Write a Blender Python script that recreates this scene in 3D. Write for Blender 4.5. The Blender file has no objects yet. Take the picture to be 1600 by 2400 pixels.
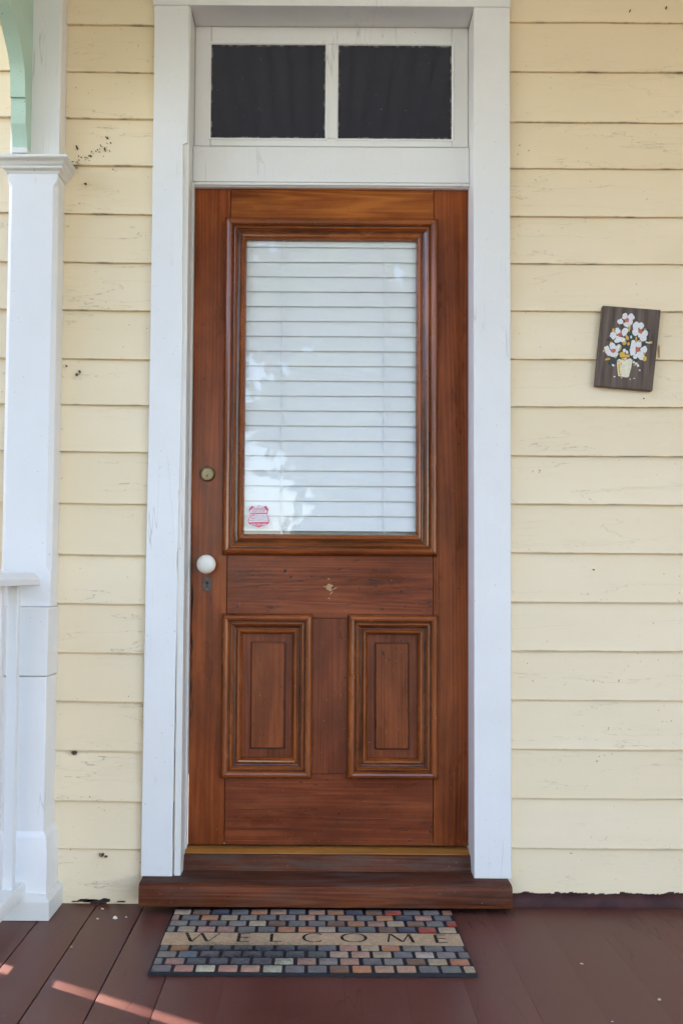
import bpy, math, random
from mathutils import Vector, Matrix, noise as mnoise
R_ = math.radians
random.seed(7)
SC = bpy.context.scene
COL = SC.collection

# ------------------------------------------------------------------ camera
F_PX = 2333.0                      # focal length in pixels of the 1600x2400 photograph
EYE = Vector((0.0, -2.98, 0.965))  # eye height above the porch boards
PITCH, ROLL = R_(2.4), R_(0.36)
CAM_R = Matrix.Rotation(R_(90)+PITCH, 3, 'X') @ Matrix.Rotation(ROLL, 3, 'Z')
def _unshifted(v):
    l = CAM_R.transposed() @ v
    return (800+F_PX*l.x/-l.z, 1200-F_PX*l.y/-l.z)
_a = _unshifted(Vector((0, 1, 0)))
SHX, SHY = (740-_a[0]), (1350-_a[1])     # the vanishing point of the porch boards lies at (740,1350)
cd = bpy.data.cameras.new('camera'); cam = bpy.data.objects.new('camera', cd); COL.objects.link(cam)
cam.matrix_world = Matrix.Translation(EYE) @ CAM_R.to_4x4()
cd.sensor_fit = 'VERTICAL'; cd.sensor_height = 36; cd.sensor_width = 24
cd.lens = F_PX/2400*36; cd.shift_x = -SHX/2400; cd.shift_y = SHY/2400
cd.clip_start = 0.05; cd.clip_end = 500
SC.camera = cam
SC.render.resolution_x, SC.render.resolution_y = 682, 1024

# ------------------------------------------------------------------ light
SUN_EL = R_(22.0); SUN_TRAVEL = Vector((0.85, -0.53))   # low sun behind the left end of the house
w = bpy.data.worlds.new('World'); SC.world = w; w.use_nodes = True
wn = w.node_tree; bgn = wn.nodes['Background']
sky = wn.nodes.new('ShaderNodeTexSky'); sky.sky_type = 'NISHITA'; sky.sun_disc = False
sky.sun_elevation = SUN_EL; sky.sun_rotation = math.atan2(-SUN_TRAVEL.x, -SUN_TRAVEL.y) % (2*math.pi)
sky.air_density = 1.0; sky.dust_density = 1.2; sky.ozone_density = 1.8
tint = wn.nodes.new('ShaderNodeMix'); tint.data_type = 'RGBA'; tint.blend_type = 'MULTIPLY'; tint.inputs[0].default_value = 1
tint.inputs[7].default_value = (1.06, .955, .97, 1); wn.links.new(sky.outputs[0], tint.inputs[6]); wn.links.new(tint.outputs[2], bgn.inputs[0]); bgn.inputs[1].default_value = 0.13
sl = bpy.data.lights.new('sun', 'SUN'); sl.energy = 2.2; sl.angle = R_(0.9); sl.color = (1.0, 0.95, 0.91)
so = bpy.data.objects.new('sun', sl); COL.objects.link(so)
tr = Vector((SUN_TRAVEL.x, SUN_TRAVEL.y, 0)).normalized()*math.cos(SUN_EL); tr.z = -math.sin(SUN_EL)
so.rotation_euler = tr.to_track_quat('-Z', 'Y').to_euler()
SC.view_settings.view_transform = 'Standard'; SC.view_settings.look = 'None'
SC.view_settings.gamma = 1; SC.view_settings.exposure = 3.56

# ------------------------------------------------------------------ mapping: a picture point on a real vertical plane
def W(sx, sy, Y):                        # photograph pixel -> (x, z) on the plane y = Y
    d = CAM_R @ Vector(((sx-SHX-800)/F_PX, -(sy-SHY-1200)/F_PX, -1))
    t = (Y-EYE.y)/d.y
    p = EYE+d*t
    return p.x, p.z
K = 1600/1568
def V(vx, vy, Y): return W(vx*K, vy*K, Y)
def FL(sx, sy, Z=0.0):                   # photograph pixel -> (x, y) on the horizontal plane z = Z
    d = CAM_R @ Vector(((sx-SHX-800)/F_PX, -(sy-SHY-1200)/F_PX, -1))
    t = (Z-EYE.z)/d.z
    p = EYE+d*t
    return p.x, p.y

# ------------------------------------------------------------------ node helper
class N:
    def __init__(s, name):
        s.m = bpy.data.materials.new(name); s.m.use_nodes = True
        s.t = s.m.node_tree; s.b = s.t.nodes['Principled BSDF']; s.out = s.t.nodes['Material Output']
    def node(s, typ, **kw):
        n = s.t.nodes.new(typ)
        for k, v in kw.items():
            if k.startswith('i_'):
                key = k[2:]; key = int(key) if key.isdigit() else key.replace('_', ' ')
                s.set(n.inputs[key], v)
            else: setattr(n, k, v)
        return n
    def set(s, sock, v):
        if hasattr(v, 'is_linked') or isinstance(v, bpy.types.NodeSocket): s.t.links.new(v, sock)
        else: sock.default_value = v
    def coord(s, kind='UV', scale=(1, 1, 1), loc=(0, 0, 0)):
        c = s.node('ShaderNodeTexCoord').outputs[kind]
        mp = s.node('ShaderNodeMapping'); s.t.links.new(c, mp.inputs[0])
        mp.inputs['Scale'].default_value = scale; mp.inputs['Location'].default_value = loc
        return mp.outputs[0]
    def noise(s, vec, scale=1, detail=4, rough=.55, dist=0):
        n = s.node('ShaderNodeTexNoise'); s.t.links.new(vec, n.inputs['Vector'])
        n.inputs['Scale'].default_value = scale; n.inputs['Detail'].default_value = detail
        n.inputs['Roughness'].default_value = rough; n.inputs['Distortion'].default_value = dist
        return n.outputs['Fac']
    def ramp(s, fac, stops, interp='LINEAR'):
        r = s.node('ShaderNodeValToRGB'); s.set(r.inputs[0], fac); cr = r.color_ramp; cr.interpolation = interp
        while len(cr.elements) < len(stops): cr.elements.new(0.5)
        for e, (p, c) in zip(cr.elements, stops):
            e.position = p; e.color = (c, c, c, 1) if isinstance(c, (int, float)) else (*c, 1)
        return r.outputs[0]
    def math(s, op, a, b=0.0, clamp=False):
        n = s.node('ShaderNodeMath', operation=op, use_clamp=clamp); s.set(n.inputs[0], a); s.set(n.inputs[1], b); return n.outputs[0]
    def mix(s, fac, a, b, typ='MIX'):
        n = s.node('ShaderNodeMix', data_type='RGBA', blend_type=typ)
        s.set(n.inputs[0], fac)
        for i, v in ((6, a), (7, b)):
            if isinstance(v, tuple): v = (*v, 1) if len(v) == 3 else v
            s.set(n.inputs[i], v)
        return n.outputs[2]
    def bump(s, h, strength=.3, dist=.002, prev=None):
        n = s.node('ShaderNodeBump'); n.inputs['Strength'].default_value = strength; n.inputs['Distance'].default_value = dist
        s.set(n.inputs['Height'], h)
        if prev is not None: s.set(n.inputs['Normal'], prev)
        return n.outputs[0]
    def band(s, f, centre, width):       # 1 on a thin contour line of a noise
        d = s.math('ABSOLUTE', s.math('SUBTRACT', f, centre))
        return s.math('SUBTRACT', 1.0, s.math('DIVIDE', d, width), clamp=True)
    def attr(s, name):
        a = s.node('ShaderNodeAttribute'); a.attribute_name = name; return a.outputs['Fac']
    def P(s, **kw):
        for k, v in kw.items():
            key = {'base': 'Base Color', 'rough': 'Roughness', 'metal': 'Metallic', 'spec': 'Specular IOR Level',
                   'coat': 'Coat Weight', 'coatr': 'Coat Roughness', 'normal': 'Normal', 'sheen': 'Sheen Weight'}[k]
            if key == 'Base Color' and isinstance(v, tuple): v = (*v, 1)
            s.set(s.b.inputs[key], v)
        return s.m

def white_paint(name, col=(.82, .81, .80), crack=.34, dirt=.45):
    n = N(name); o = n.coord('Object')
    uv = n.coord('Object', (1, 1, .12))
    brush = n.noise(n.coord('Object', (70, 70, 4)), 1, 3)
    blotch = n.noise(o, 5, 4)
    lump = n.noise(o, 60, 3)
    c = n.mix(n.ramp(blotch, [(.35, 0), (.7, .5)]), col, (col[0]*.93, col[1]*.925, col[2]*.90))
    cr = n.math('MULTIPLY', n.band(n.noise(n.coord('Object', (16, 16, 1.2)), 1, 3), .5, .008),
                n.ramp(n.noise(o, 3.3, 2), [(.56, 0), (.63, crack)]))
    speck = n.ramp(n.noise(o, 150, 1), [(.765, 0), (.80, dirt)])
    c = n.mix(n.math('MAXIMUM', cr, speck), c, (.10, .08, .06))
    h = n.math('ADD', n.math('MULTIPLY', brush, .5), n.math('MULTIPLY', lump, .6))
    h = n.math('SUBTRACT', h, n.math('MULTIPLY', cr, .8))
    return n.P(base=c, rough=n.ramp(blotch, [(.3, .32), (.7, .48)]), normal=n.bump(h, .55, .0014))

def wood(name, dark, mid, light, wear=.5, rough=.3, coat=.35, dirt=0.0, grain=1.0, split=.5, groove=False, spec=.24):
    n = N(name)
    fine = n.noise(n.coord('UV', (2.2, 200, 1)), 1, 3, .6)
    ring = n.noise(n.coord('UV', (.45, 13, 1)), 1, 2, .35, .15)
    rings = n.math('FRACT', n.math('MULTIPLY', ring, 13.0))
    rings = n.ramp(rings, [(0, .85), (.35, .3), (.8, .55), (1, 0.85)])
    blot = n.noise(n.coord('UV', (2.5, 9, 1)), 1, 5, .6)
    f = n.math('ADD', n.math('MULTIPLY', rings, .34*grain), n.math('MULTIPLY', fine, .42*grain))
    f = n.math('ADD', f, n.math('MULTIPLY', blot, .85))
    f = n.math('SUBTRACT', f, .18+.18*grain)
    c = n.ramp(f, [(.12, dark), (.42, mid), (.78, light)])
    st = n.ramp(n.noise(n.coord('UV', (2.2, 6, 1), (9, 4, 0)), 1, 5, .65, .3), [(.44, 0), (.66, .62)])
    c = n.mix(st, c, tuple(x*.42 for x in mid))
    dent = n.noise(n.coord('UV', (60, 150, 1)), 1, 2)
    dm = n.math('MULTIPLY', n.ramp(dent, [(.665, 0), (.73, 1)]), n.ramp(n.noise(n.coord('UV', (9, 9, 1)), 1, 2), [(.38, 0), (.54, wear)]))
    cl = n.band(n.noise(n.coord('UV', (1.6, 28, 1)), 1, 3, .5), .5, .007)
    cm = n.math('MULTIPLY', cl, n.ramp(n.noise(n.coord('UV', (3, 5, 1), (3, 1, 0)), 1, 1), [(.5, 0), (.6, split)]))
    m = n.math('MAXIMUM', dm, cm)
    c = n.mix(m, c, (.018, .010, .007))
    if dirt:
        g = n.ramp(n.noise(n.coord('UV', (4, 22, 1)), 1, 5, .65), [(.45, 0), (.68, dirt)])
        c = n.mix(g, c, (.10, .085, .07))
    sp = n.ramp(n.noise(n.coord('Object'), 170, 1), [(.775, 0), (.80, .7)])
    c = n.mix(sp, c, (.35, .30, .26))
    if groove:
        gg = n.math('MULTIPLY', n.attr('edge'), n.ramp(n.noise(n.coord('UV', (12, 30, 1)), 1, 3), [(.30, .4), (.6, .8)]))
        c = n.mix(gg, c, (.022, .008, .004))  # dirt and occlusion shade, both put into the groove colour
    rr = n.math('ADD', n.math('MULTIPLY', blot, .45), rough-.20)
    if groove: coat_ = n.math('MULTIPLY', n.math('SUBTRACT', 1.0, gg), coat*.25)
    else: coat_ = coat*.25
    h = n.math('SUBTRACT', n.math('ADD', n.math('MULTIPLY', fine, .35), n.math('MULTIPLY', n.noise(n.coord('Object'), 30, 2), .8)), n.math('MULTIPLY', m, .9))
    return n.P(base=c, rough=rr, coat=coat_, coatr=.16, spec=spec, normal=n.bump(h, .35, .0010))

def siding_mat(name, base, cracks=1.0):
    n = N(name); o = n.coord('Object')
    tone = n.attr('tone'); edge = n.attr('edge')
    big = n.noise(n.coord('UV', (1.6, 5, 1)), 1, 4)
    c = n.mix(n.ramp(big, [(.3, 0), (.72, .75)]), base, (base[0]*.90, base[1]*.875, base[2]*.80))
    c = n.mix(n.math('MULTIPLY', tone, .85), c, (base[0]*.92, base[1]*.90, base[2]*.84))
    f1 = n.noise(n.coord('UV', (1.0, 8, 1)), 1, 5, .55, .12)
    ln = n.band(f1, .5, .0022); gate = n.ramp(n.noise(n.coord('UV', (2.2, 6, 1), (5, 2, 0)), 1, 2), [(.42, 0), (.52, 1)])
    ck = n.math('MULTIPLY', ln, gate)
    f2 = n.noise(n.coord('UV', (5, 60, 1)), 1, 3, .6, .2)
    ln2 = n.math('MULTIPLY', n.band(f2, .52, .02), n.ramp(n.noise(n.coord('UV', (3, 9, 1), (1, 7, 0)), 1, 2), [(.52, 0), (.64, .8)]))
    c = n.mix(n.math('MULTIPLY', ck, .34*cracks), c, (.20, .15, .085))
    c = n.mix(n.math('MULTIPLY', ln2, .12*cracks), c, (.30, .24, .15))
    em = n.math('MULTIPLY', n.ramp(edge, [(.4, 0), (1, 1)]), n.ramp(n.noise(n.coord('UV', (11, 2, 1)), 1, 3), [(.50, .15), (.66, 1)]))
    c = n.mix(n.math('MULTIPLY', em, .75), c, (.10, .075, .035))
    sp = n.math('MULTIPLY', n.ramp(n.noise(o, 95, 1), [(.745, 0), (.79, .75)]), n.ramp(n.noise(o, 4, 2), [(.45, .1), (.62, 1)]))
    c = n.mix(sp, c, (.13, .09, .05))
    grain = n.noise(n.coord('UV', (6, 120, 1)), 1, 3)
    h = n.math('ADD', n.math('MULTIPLY', grain, .3), n.math('MULTIPLY', n.noise(o, 45, 3), .35))
    h = n.math('SUBTRACT', h, n.math('ADD', n.math('MULTIPLY', ck, .9), n.math('MULTIPLY', ln2, .6)))
    return n.P(base=c, rough=.5, normal=n.bump(h, .5, .0014))

M = {}
M['white'] = white_paint('white_gloss_paint')
M['white_aged'] = white_paint('aged_cream_white_paint', (.78, .76, .71), .5, .6)
M['blind'] = N('white_vinyl').P(base=(.81, .825, .83), rough=.45)
M['siding'] = siding_mat('pale_yellow_siding_paint', (.91, .768, .550))
M['siding_left'] = siding_mat('cracked_yellow_siding_paint', (.905, .757, .535), 1.4)
D_, Mi, L_ = (.050, .0100, .0030), (.225, .0450, .0075), (.37, .092, .017)
M['stile'] = wood('varnished_pine_stile', D_, Mi, L_, wear=.6, split=.35, grain=1.1)
M['rail'] = wood('varnished_pine_rail', (.060, .012, .004), (.185, .037, .0110), (.33, .088, .026), wear=1.0, split=1.0)
M['top_rail'] = wood('figured_pine_rail', (.080, .016, .003), (.23, .052, .008), (.42, .125, .018), wear=.5, split=.3, grain=1.5)
M['panel'] = wood('varnished_pine_panel', (.068, .015, .006), (.175, .037, .0115), (.29, .076, .024), wear=.9, split=.2)
M['field'] = wood('lighter_pine_field', (.075, .017, .006), (.215, .050, .013), (.33, .094, .027), wear=.9, split=.2)
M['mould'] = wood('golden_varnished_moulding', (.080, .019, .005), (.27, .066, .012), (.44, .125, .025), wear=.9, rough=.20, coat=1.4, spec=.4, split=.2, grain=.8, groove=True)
M['sill'] = wood('worn_dark_sill_timber', (.024, .008, .005), (.125, .032, .012), (.26, .072, .024), wear=1, dirt=.35, rough=.55, coat=0, split=1, spec=.14)
M['tread'] = wood('weathered_tread_timber', (.030, .012, .008), (.11, .034, .017), (.20, .066, .030), wear=1, dirt=.65, rough=.6, coat=0, split=1, spec=.10)
M['oak'] = wood('golden_threshold_strip', (.16, .050, .010), (.40, .155, .030), (.52, .23, .055), wear=.5, rough=.45, coat=0, dirt=0)
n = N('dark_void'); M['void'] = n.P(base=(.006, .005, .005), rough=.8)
# maroon porch paint
n = N('maroon_deck_paint'); o = n.coord('Object')
bl = n.noise(n.coord('Object', (2, 1.2, 1)), 1.4, 5)
c = n.mix(n.ramp(bl, [(.32, 0), (.68, 1)]), (.095, .027, .020), (.148, .052, .036))
sc = n.math('MULTIPLY', n.band(n.noise(n.coord('Object', (9, 1.1, 1)), 1, 3), .5, .010), n.ramp(n.noise(o, 3, 2), [(.52, 0), (.64, 1)]))
c = n.mix(n.math('MULTIPLY', sc, .7), c, (.035, .014, .012))
c = n.mix(n.ramp(n.noise(o, 210, 1), [(.76, 0), (.80, .55)]), c, (.42, .33, .28))
c = n.mix(n.ramp(n.noise(o, 60, 2), [(.70, 0), (.82, .30)]), c, (.30, .22, .19))
dust = n.ramp(n.noise(o, 380, 2, .8), [(.5, 0), (.75, .22)]); c = n.mix(dust, c, (.26, .18, .16))
h = n.math('SUBTRACT', n.math('ADD', n.math('MULTIPLY', n.noise(o, 260, 3), .4), n.math('MULTIPLY', n.noise(n.coord('Object', (40, 6, 1)), 1, 3), .5)), sc)
M['deck'] = n.P(spec=.35, base=c, rough=n.ramp(bl, [(.3, .36), (.7, .55)]), normal=n.bump(h, .45, .0016))
n = N('maroon_trim_paint'); o = n.coord('Object')
M['maroon'] = n.P(base=n.mix(n.ramp(n.noise(o, 14, 4), [(.4, 0), (.7, 1)]), (.045, .017, .017), (.085, .034, .031)), rough=.55, spec=.2, normal=n.bump(n.noise(o, 50, 3), .5, .002))
# green bracket
n = N('mint_green_paint'); o = n.coord('Object')
c = n.mix(n.ramp(n.noise(o, 8, 4), [(.4, 0), (.7, .6)]), (.50, .67, .54), (.45, .60, .48))
c = n.mix(n.ramp(n.noise(o, 110, 2), [(.72, 0), (.77, .8)]), c, (.04, .05, .03))
M['green'] = n.P(base=c, rough=.45, normal=n.bump(n.noise(o, 60, 4), .6, .002))
# metals and porcelain
n = N('tarnished_brass'); o = n.coord('Object')
M['brass'] = n.P(base=n.mix(n.ramp(n.noise(o, 60, 4), [(.35, 0), (.7, 1)]), (.16, .115, .05), (.34, .26, .13)), metal=.85, rough=.42)
M['brass_bright'] = N('polished_brass').P(base=(.24, .20, .125), metal=.85, rough=.35)
n = N('rusty_iron'); o = n.coord('Object')
M['iron'] = n.P(base=n.mix(n.ramp(n.noise(o, 130, 4), [(.45, 0), (.7, 1)]), (.085, .080, .082), (.16, .105, .075)), metal=.55, rough=.5, normal=n.bump(n.noise(o, 200, 3), .6, .001))
M['porcelain'] = N('white_porcelain').P(base=(.84, .80, .71), rough=.12, coat=.6, coatr=.05)
# window glass: see-through with mirror reflections
n = N('window_glass'); g = n.node('ShaderNodeBsdfGlossy'); g.inputs['Roughness'].default_value = .012
g.inputs['Normal']; bp = n.bump(n.noise(n.coord('Object'), 4.5, 2), .05, .004); n.set(g.inputs['Normal'], bp)
tp = n.node('ShaderNodeBsdfTransparent'); tp.inputs[0].default_value = (.985, .99, .985, 1)
ge = n.node('ShaderNodeNewGeometry'); dt = n.node('ShaderNodeVectorMath', operation='DOT_PRODUCT'); n.set(dt.inputs[0], ge.outputs['Incoming']); n.set(dt.inputs[1], ge.outputs['True Normal'])
fr_ = n.math('ADD', .05, n.math('MULTIPLY', .95, n.math('POWER', n.math('SUBTRACT', 1.0, n.math('ABSOLUTE', dt.outputs['Value'])), 5.0)))
mx = n.node('ShaderNodeMixShader'); n.set(mx.inputs[0], fr_); n.set(mx.inputs[1], tp.outputs[0]); n.set(mx.inputs[2], g.outputs[0])
n.t.links.new(mx.outputs[0], n.out.inputs[0]); M['glass'] = n.m
n = N('dark_transom_glass'); o = n.coord('Object')
c = n.mix(n.ramp(n.noise(o, 130, 1), [(.77, 0), (.80, .25)]), (.020, .022, .036), (.45, .45, .45))
ed = n.attr('edge')
c = n.mix(n.math('MULTIPLY', n.ramp(ed, [(.55, 0), (.95, 1)]), n.ramp(n.noise(o, 55, 4), [(.50, 0), (.60, .8)])), c, (.55, .55, .52))
M['dark_glass'] = n.P(base=c, rough=.06, spec=.8)
# mat
n = N('mat_black_rubber'); M['rubber'] = n.P(base=(.012, .012, .016), rough=.75, normal=n.bump(n.noise(n.coord('Object'), 500, 2), .5, .001))
n = N('printed_mat_pile'); o = n.coord('Object')
vc = n.node('ShaderNodeVertexColor'); vc.layer_name = 'brick'
c = n.mix(n.ramp(n.noise(o, 60, 5, .7), [(.3, 0), (.7, .8)]), vc.outputs[0], n.mix(1.0, vc.outputs[0], (.62, .58, .56), 'MULTIPLY'))
soot = n.attr('soot')
sg = n.math('MULTIPLY', soot, n.ramp(n.noise(o, 120, 4, .75), [(.35, .2), (.58, 1)]))
c = n.mix(sg, c, (.012, .012, .015))
fz = n.noise(o, 900, 2)
c = n.mix(n.ramp(fz, [(.50, 0), (.70, .55)]), c, (.05, .045, .04))
M['pile'] = n.P(base=c, rough=.95, spec=.1, sheen=.15, normal=n.bump(fz, .7, .0015))
n = N('black_ink_pile'); M['ink'] = n.P(base=n.mix(n.ramp(n.noise(n.coord('Object'), 150, 4, .7), [(.5, 0), (.68, .7)]), (.016, .014, .014), (.30, .21, .12)), rough=.95, spec=.1)
# plaque
n = N('grey_stained_board'); gr = n.noise(n.coord('UV', (5, 60, 1)), 1, 5)
c = n.ramp(gr, [(.30, (.045, .027, .019)), (.5, (.110, .074, .054)), (.72, (.175, .130, .100))])
M['plaque'] = n.P(base=c, rough=.6, normal=n.bump(gr, .3, .001))
def flat(name, col, rough=.5, bump=0):
    n = N(name)
    if bump:
        f = n.noise(n.coord('Object'), bump, 3)
        cc = n.mix(n.ramp(f, [(.35, 0), (.7, .55)]), col, tuple(x*.72 for x in col))
        return n.P(base=cc, rough=rough, normal=n.bump(f, .8, .0015))
    return n.P(base=col, rough=rough)
M['petal'] = flat('thick_white_oil_paint', (.80, .78, .80), .4, 160)
M['orange'] = flat('orange_oil_paint', (.62, .13, .05), .4, 160)
M['yellow'] = flat('yellow_oil_paint', (.72, .45, .04), .4, 160)
M['leafpaint'] = flat('dark_green_oil_paint', (.018, .030, .020), .4, 160)
M['vase'] = flat('cream_oil_paint', (.80, .74, .55), .4, 120)
M['red'] = flat('sticker_red', (.75, .09, .16), .35); M['stk_white'] = flat('sticker_white', (.82, .82, .84), .35)
M['pinkink'] = flat('sticker_pink_ink', (.62, .14, .22), .4)
M['mud'] = flat('dried_mud', (.10, .070, .045), .9)
M['gouge'] = flat('dark_gouge_and_shade', (.035, .016, .010), .7)
M['chip'] = flat('dry_leaf_chip', (.55, .42, .26), .7, 90)
M['woodbare'] = flat('bare_chipped_wood', (.46, .27, .13), .7, 120)
M['flaked'] = flat('flaked_bare_maroon_wood', (.045, .018, .014), .7, 90)
n = N('lawn_grass'); o = n.coord('Object')
M['grass'] = n.P(base=n.ramp(n.noise(o, 3, 6), [(.3, (.10, .085, .05)), (.7, (.19, .155, .10))]), rough=.9)
n = N('tree_bark'); M['bark'] = n.P(base=n.ramp(n.noise(n.coord('Object', (12, 12, 2)), 1, 4), [(.3, (.04, .03, .022)), (.7, (.14, .11, .085))]), rough=.9)
n = N('tree_leaf'); n.t.nodes.remove(n.b)
df = n.node('ShaderNodeBsdfDiffuse'); tl = n.node('ShaderNodeBsdfTranslucent')
cc = n.ramp(n.noise(n.coord('Object'), 2.0, 3), [(.3, (.035, .075, .018)), (.7, (.085, .13, .035))])
n.set(df.inputs[0], cc); n.set(tl.inputs[0], cc)
mx = n.node('ShaderNodeMixShader'); mx.inputs[0].default_value = .35; n.set(mx.inputs[1], df.outputs[0]); n.set(mx.inputs[2], tl.outputs[0]); n.t.links.new(mx.outputs[0], n.out.inputs[0])
M['leaf'] = n.m
n = N('porch_ceiling_paint'); M['ceiling'] = n.P(base=(.76, .76, .74), rough=.5)
M['roofing'] = flat('grey_roof_shingle', (.10, .10, .11), .9, 20)
M['unseen_board'] = flat('weathered_unseen_board', (.33, .30, .26), .8, 9)

# ------------------------------------------------------------------ mesh helpers
class MB:
    def __init__(s): s.groove = []; s.v = []; s.f = []; s.uv = []; s.attrs = {}; s.cols = []; s.mi = []
    def face(s, pts, uvs=None, mi=0):
        i = len(s.v); s.v += [tuple(p) for p in pts]; s.f.append(tuple(range(i, i+len(pts))))
        s.uv.append(uvs if uvs else [(p[0], p[2]) for p in pts]); s.mi.append(mi)
    def mesh_face(s, idx, uvs=None, mi=0):
        s.f.append(tuple(idx)); s.uv.append(uvs if uvs else [(s.v[k][0], s.v[k][2]) for k in idx]); s.mi.append(mi)
    def box(s, x0, x1, y0, y1, z0, z1, grain='z', mi=0, off=None):
        if off is None: off = random.uniform(0, 50)
        g = 'xyz'.index(grain); i = len(s.v)
        P = [(x, y, z) for z in (z0, z1) for y in (y0, y1) for x in (x0, x1)]
        s.v += P
        for q in ((0, 2, 3, 1), (4, 5, 7, 6), (0, 1, 5, 4), (2, 6, 7, 3), (0, 4, 6, 2), (1, 3, 7, 5)):
            cst = [a for a in range(3) if len({P[k][a] for k in q}) == 1][0]
            ax = [a for a in range(3) if a != cst]
            if g in ax: ax.remove(g); u, w_ = g, ax[0]
            else: u, w_ = ax
            s.f.append(tuple(i+k for k in q)); s.uv.append([(P[k][u]+off, P[k][w_]+off*.37) for k in q]); s.mi.append(mi)
        return s
    def prism(s, poly, y0, y1, grain='z', off=None, mi=0):   # polygon in (x, z), counter-clockwise seen from -y
        if off is None: off = random.uniform(0, 50)
        i = len(s.v); n_ = len(poly)
        s.v += [(x, y0, z) for x, z in poly]+[(x, y1, z) for x, z in poly]
        def U(k):
            p = s.v[i+k]; return (p[2]+off, p[0]+p[1]+off*.37) if grain == 'z' else (p[0]+off, p[2]+p[1]+off*.37)
        s.f.append(tuple(i+k for k in range(n_))); s.uv.append([U(k) for k in range(n_)]); s.mi.append(mi)
        s.f.append(tuple(i+n_+k for k in reversed(range(n_)))); s.uv.append([U(n_+k) for k in reversed(range(n_))]); s.mi.append(mi)
        for k in range(n_):
            q = (k, (k+n_), (k+1) % n_+n_, (k+1) % n_)
            s.f.append(tuple(i+a for a in q)); s.uv.append([U(a) for a in q]); s.mi.append(mi)
        return s
    def sweep(s, pts_a, pts_b, axis_len_u=True, off=None):     # strip of quads between two matching polylines
        if off is None: off = random.uniform(0, 50)
        acc = 0; i = len(s.v); n_ = len(pts_a); s.v += list(pts_a)+list(pts_b)
        L = [0]
        for k in range(n_-1): L.append(L[-1]+(Vector(pts_a[k+1])-Vector(pts_a[k])).length)
        ax = max(range(3), key=lambda a: abs(pts_b[n_//2][a]-pts_a[n_//2][a]))
        for k in range(n_-1):
            q = (k, k+1, n_+k+1, n_+k)
            s.f.append(tuple(i+a for a in q))
            s.uv.append([(s.v[i+a][ax]+off, L[a % n_]+off*.37) for a in q]); s.mi.append(0)
        return s
    def lathe(s, prof, cx, cz, seg=40, y_dir=-1, y0=0):    # profile (radius, distance towards the camera) round an axis along y
        i = len(s.v)
        for r, h in prof:
            for k in range(seg):
                a = 2*math.pi*k/seg; s.v.append((cx+r*math.cos(a), y0-h, cz+r*math.sin(a)))
        for j in range(len(prof)-1):
            for k in range(seg):
                q = (i+j*seg+k, i+j*seg+(k+1) % seg, i+(j+1)*seg+(k+1) % seg, i+(j+1)*seg+k)
                s.f.append(q); s.uv.append([(s.v[a][0], s.v[a][2]) for a in q]); s.mi.append(0)
        return s
    def build(s, name, mat, parent=None, bevel=0, seg=2, smooth=35, attrs=None, cols=None, loc=None):
        me = bpy.data.meshes.new(name); me.from_pydata(s.v, [], s.f)
        ul = me.uv_layers.new(name='UVMap'); k = 0
        flatuv = [c for f in s.uv for p in f for c in (p[0], p[1])]
        ul.data.foreach_set('uv', flatuv)
        for m_ in (mat if isinstance(mat, (list, tuple)) else [mat]): me.materials.append(m_)
        me.polygons.foreach_set('material_index', s.mi)
        for an, vals in (attrs or {}).items():
            a = me.attributes.new(an, 'FLOAT', 'POINT'); a.data.foreach_set('value', vals)
        if cols:
            a = me.color_attributes.new('brick', 'FLOAT_COLOR', 'POINT'); a.data.foreach_set('color', [c for q in cols for c in (*q, 1)])
        if loc is not None:
            me.transform(Matrix.Translation(-Vector(loc)))
        me.update()
        if smooth: me.shade_smooth(); me.set_sharp_from_angle(angle=R_(smooth))
        o = bpy.data.objects.new(name, me); COL.objects.link(o)
        if loc is not None and parent is None: o.location = loc
        if parent is not None:
            o.parent = parent
            wp = Vector((0, 0, 0)); q_ = parent
            while q_ is not None: wp += q_.location; q_ = q_.parent
            o.location = (Vector(loc) if loc is not None else Vector((0, 0, 0)))-wp
        if bevel:
            b = o.modifiers.new('bevel', 'BEVEL'); b.width = bevel; b.segments = seg; b.limit_method = 'ANGLE'; b.angle_limit = R_(40)
        return o
def thing(name, label, cat, loc, group=None):
    o = bpy.data.objects.new(name, None); COL.objects.link(o); o.location = loc; o.empty_display_size = .1
    return tag(o, label, cat, group)
def tag(o, label, cat=None, group=None, kind=None):
    if label: o['label'] = label
    if cat: o['category'] = cat
    if group: o['group'] = group
    if kind: o['kind'] = kind
    return o
def wob(a, b, s=1.0): return mnoise.noise(Vector((a*s, b*3.1, 1.7)))

# ------------------------------------------------------------------ outside: lawn, far side of the yard
mb = MB(); mb.face([(-150, -150, -.6), (150, -150, -.6), (150, 150, -.6), (-150, 150, -.6)])
tag(mb.build('ground', M['grass'], smooth=0), None, None, kind='structure')

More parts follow.
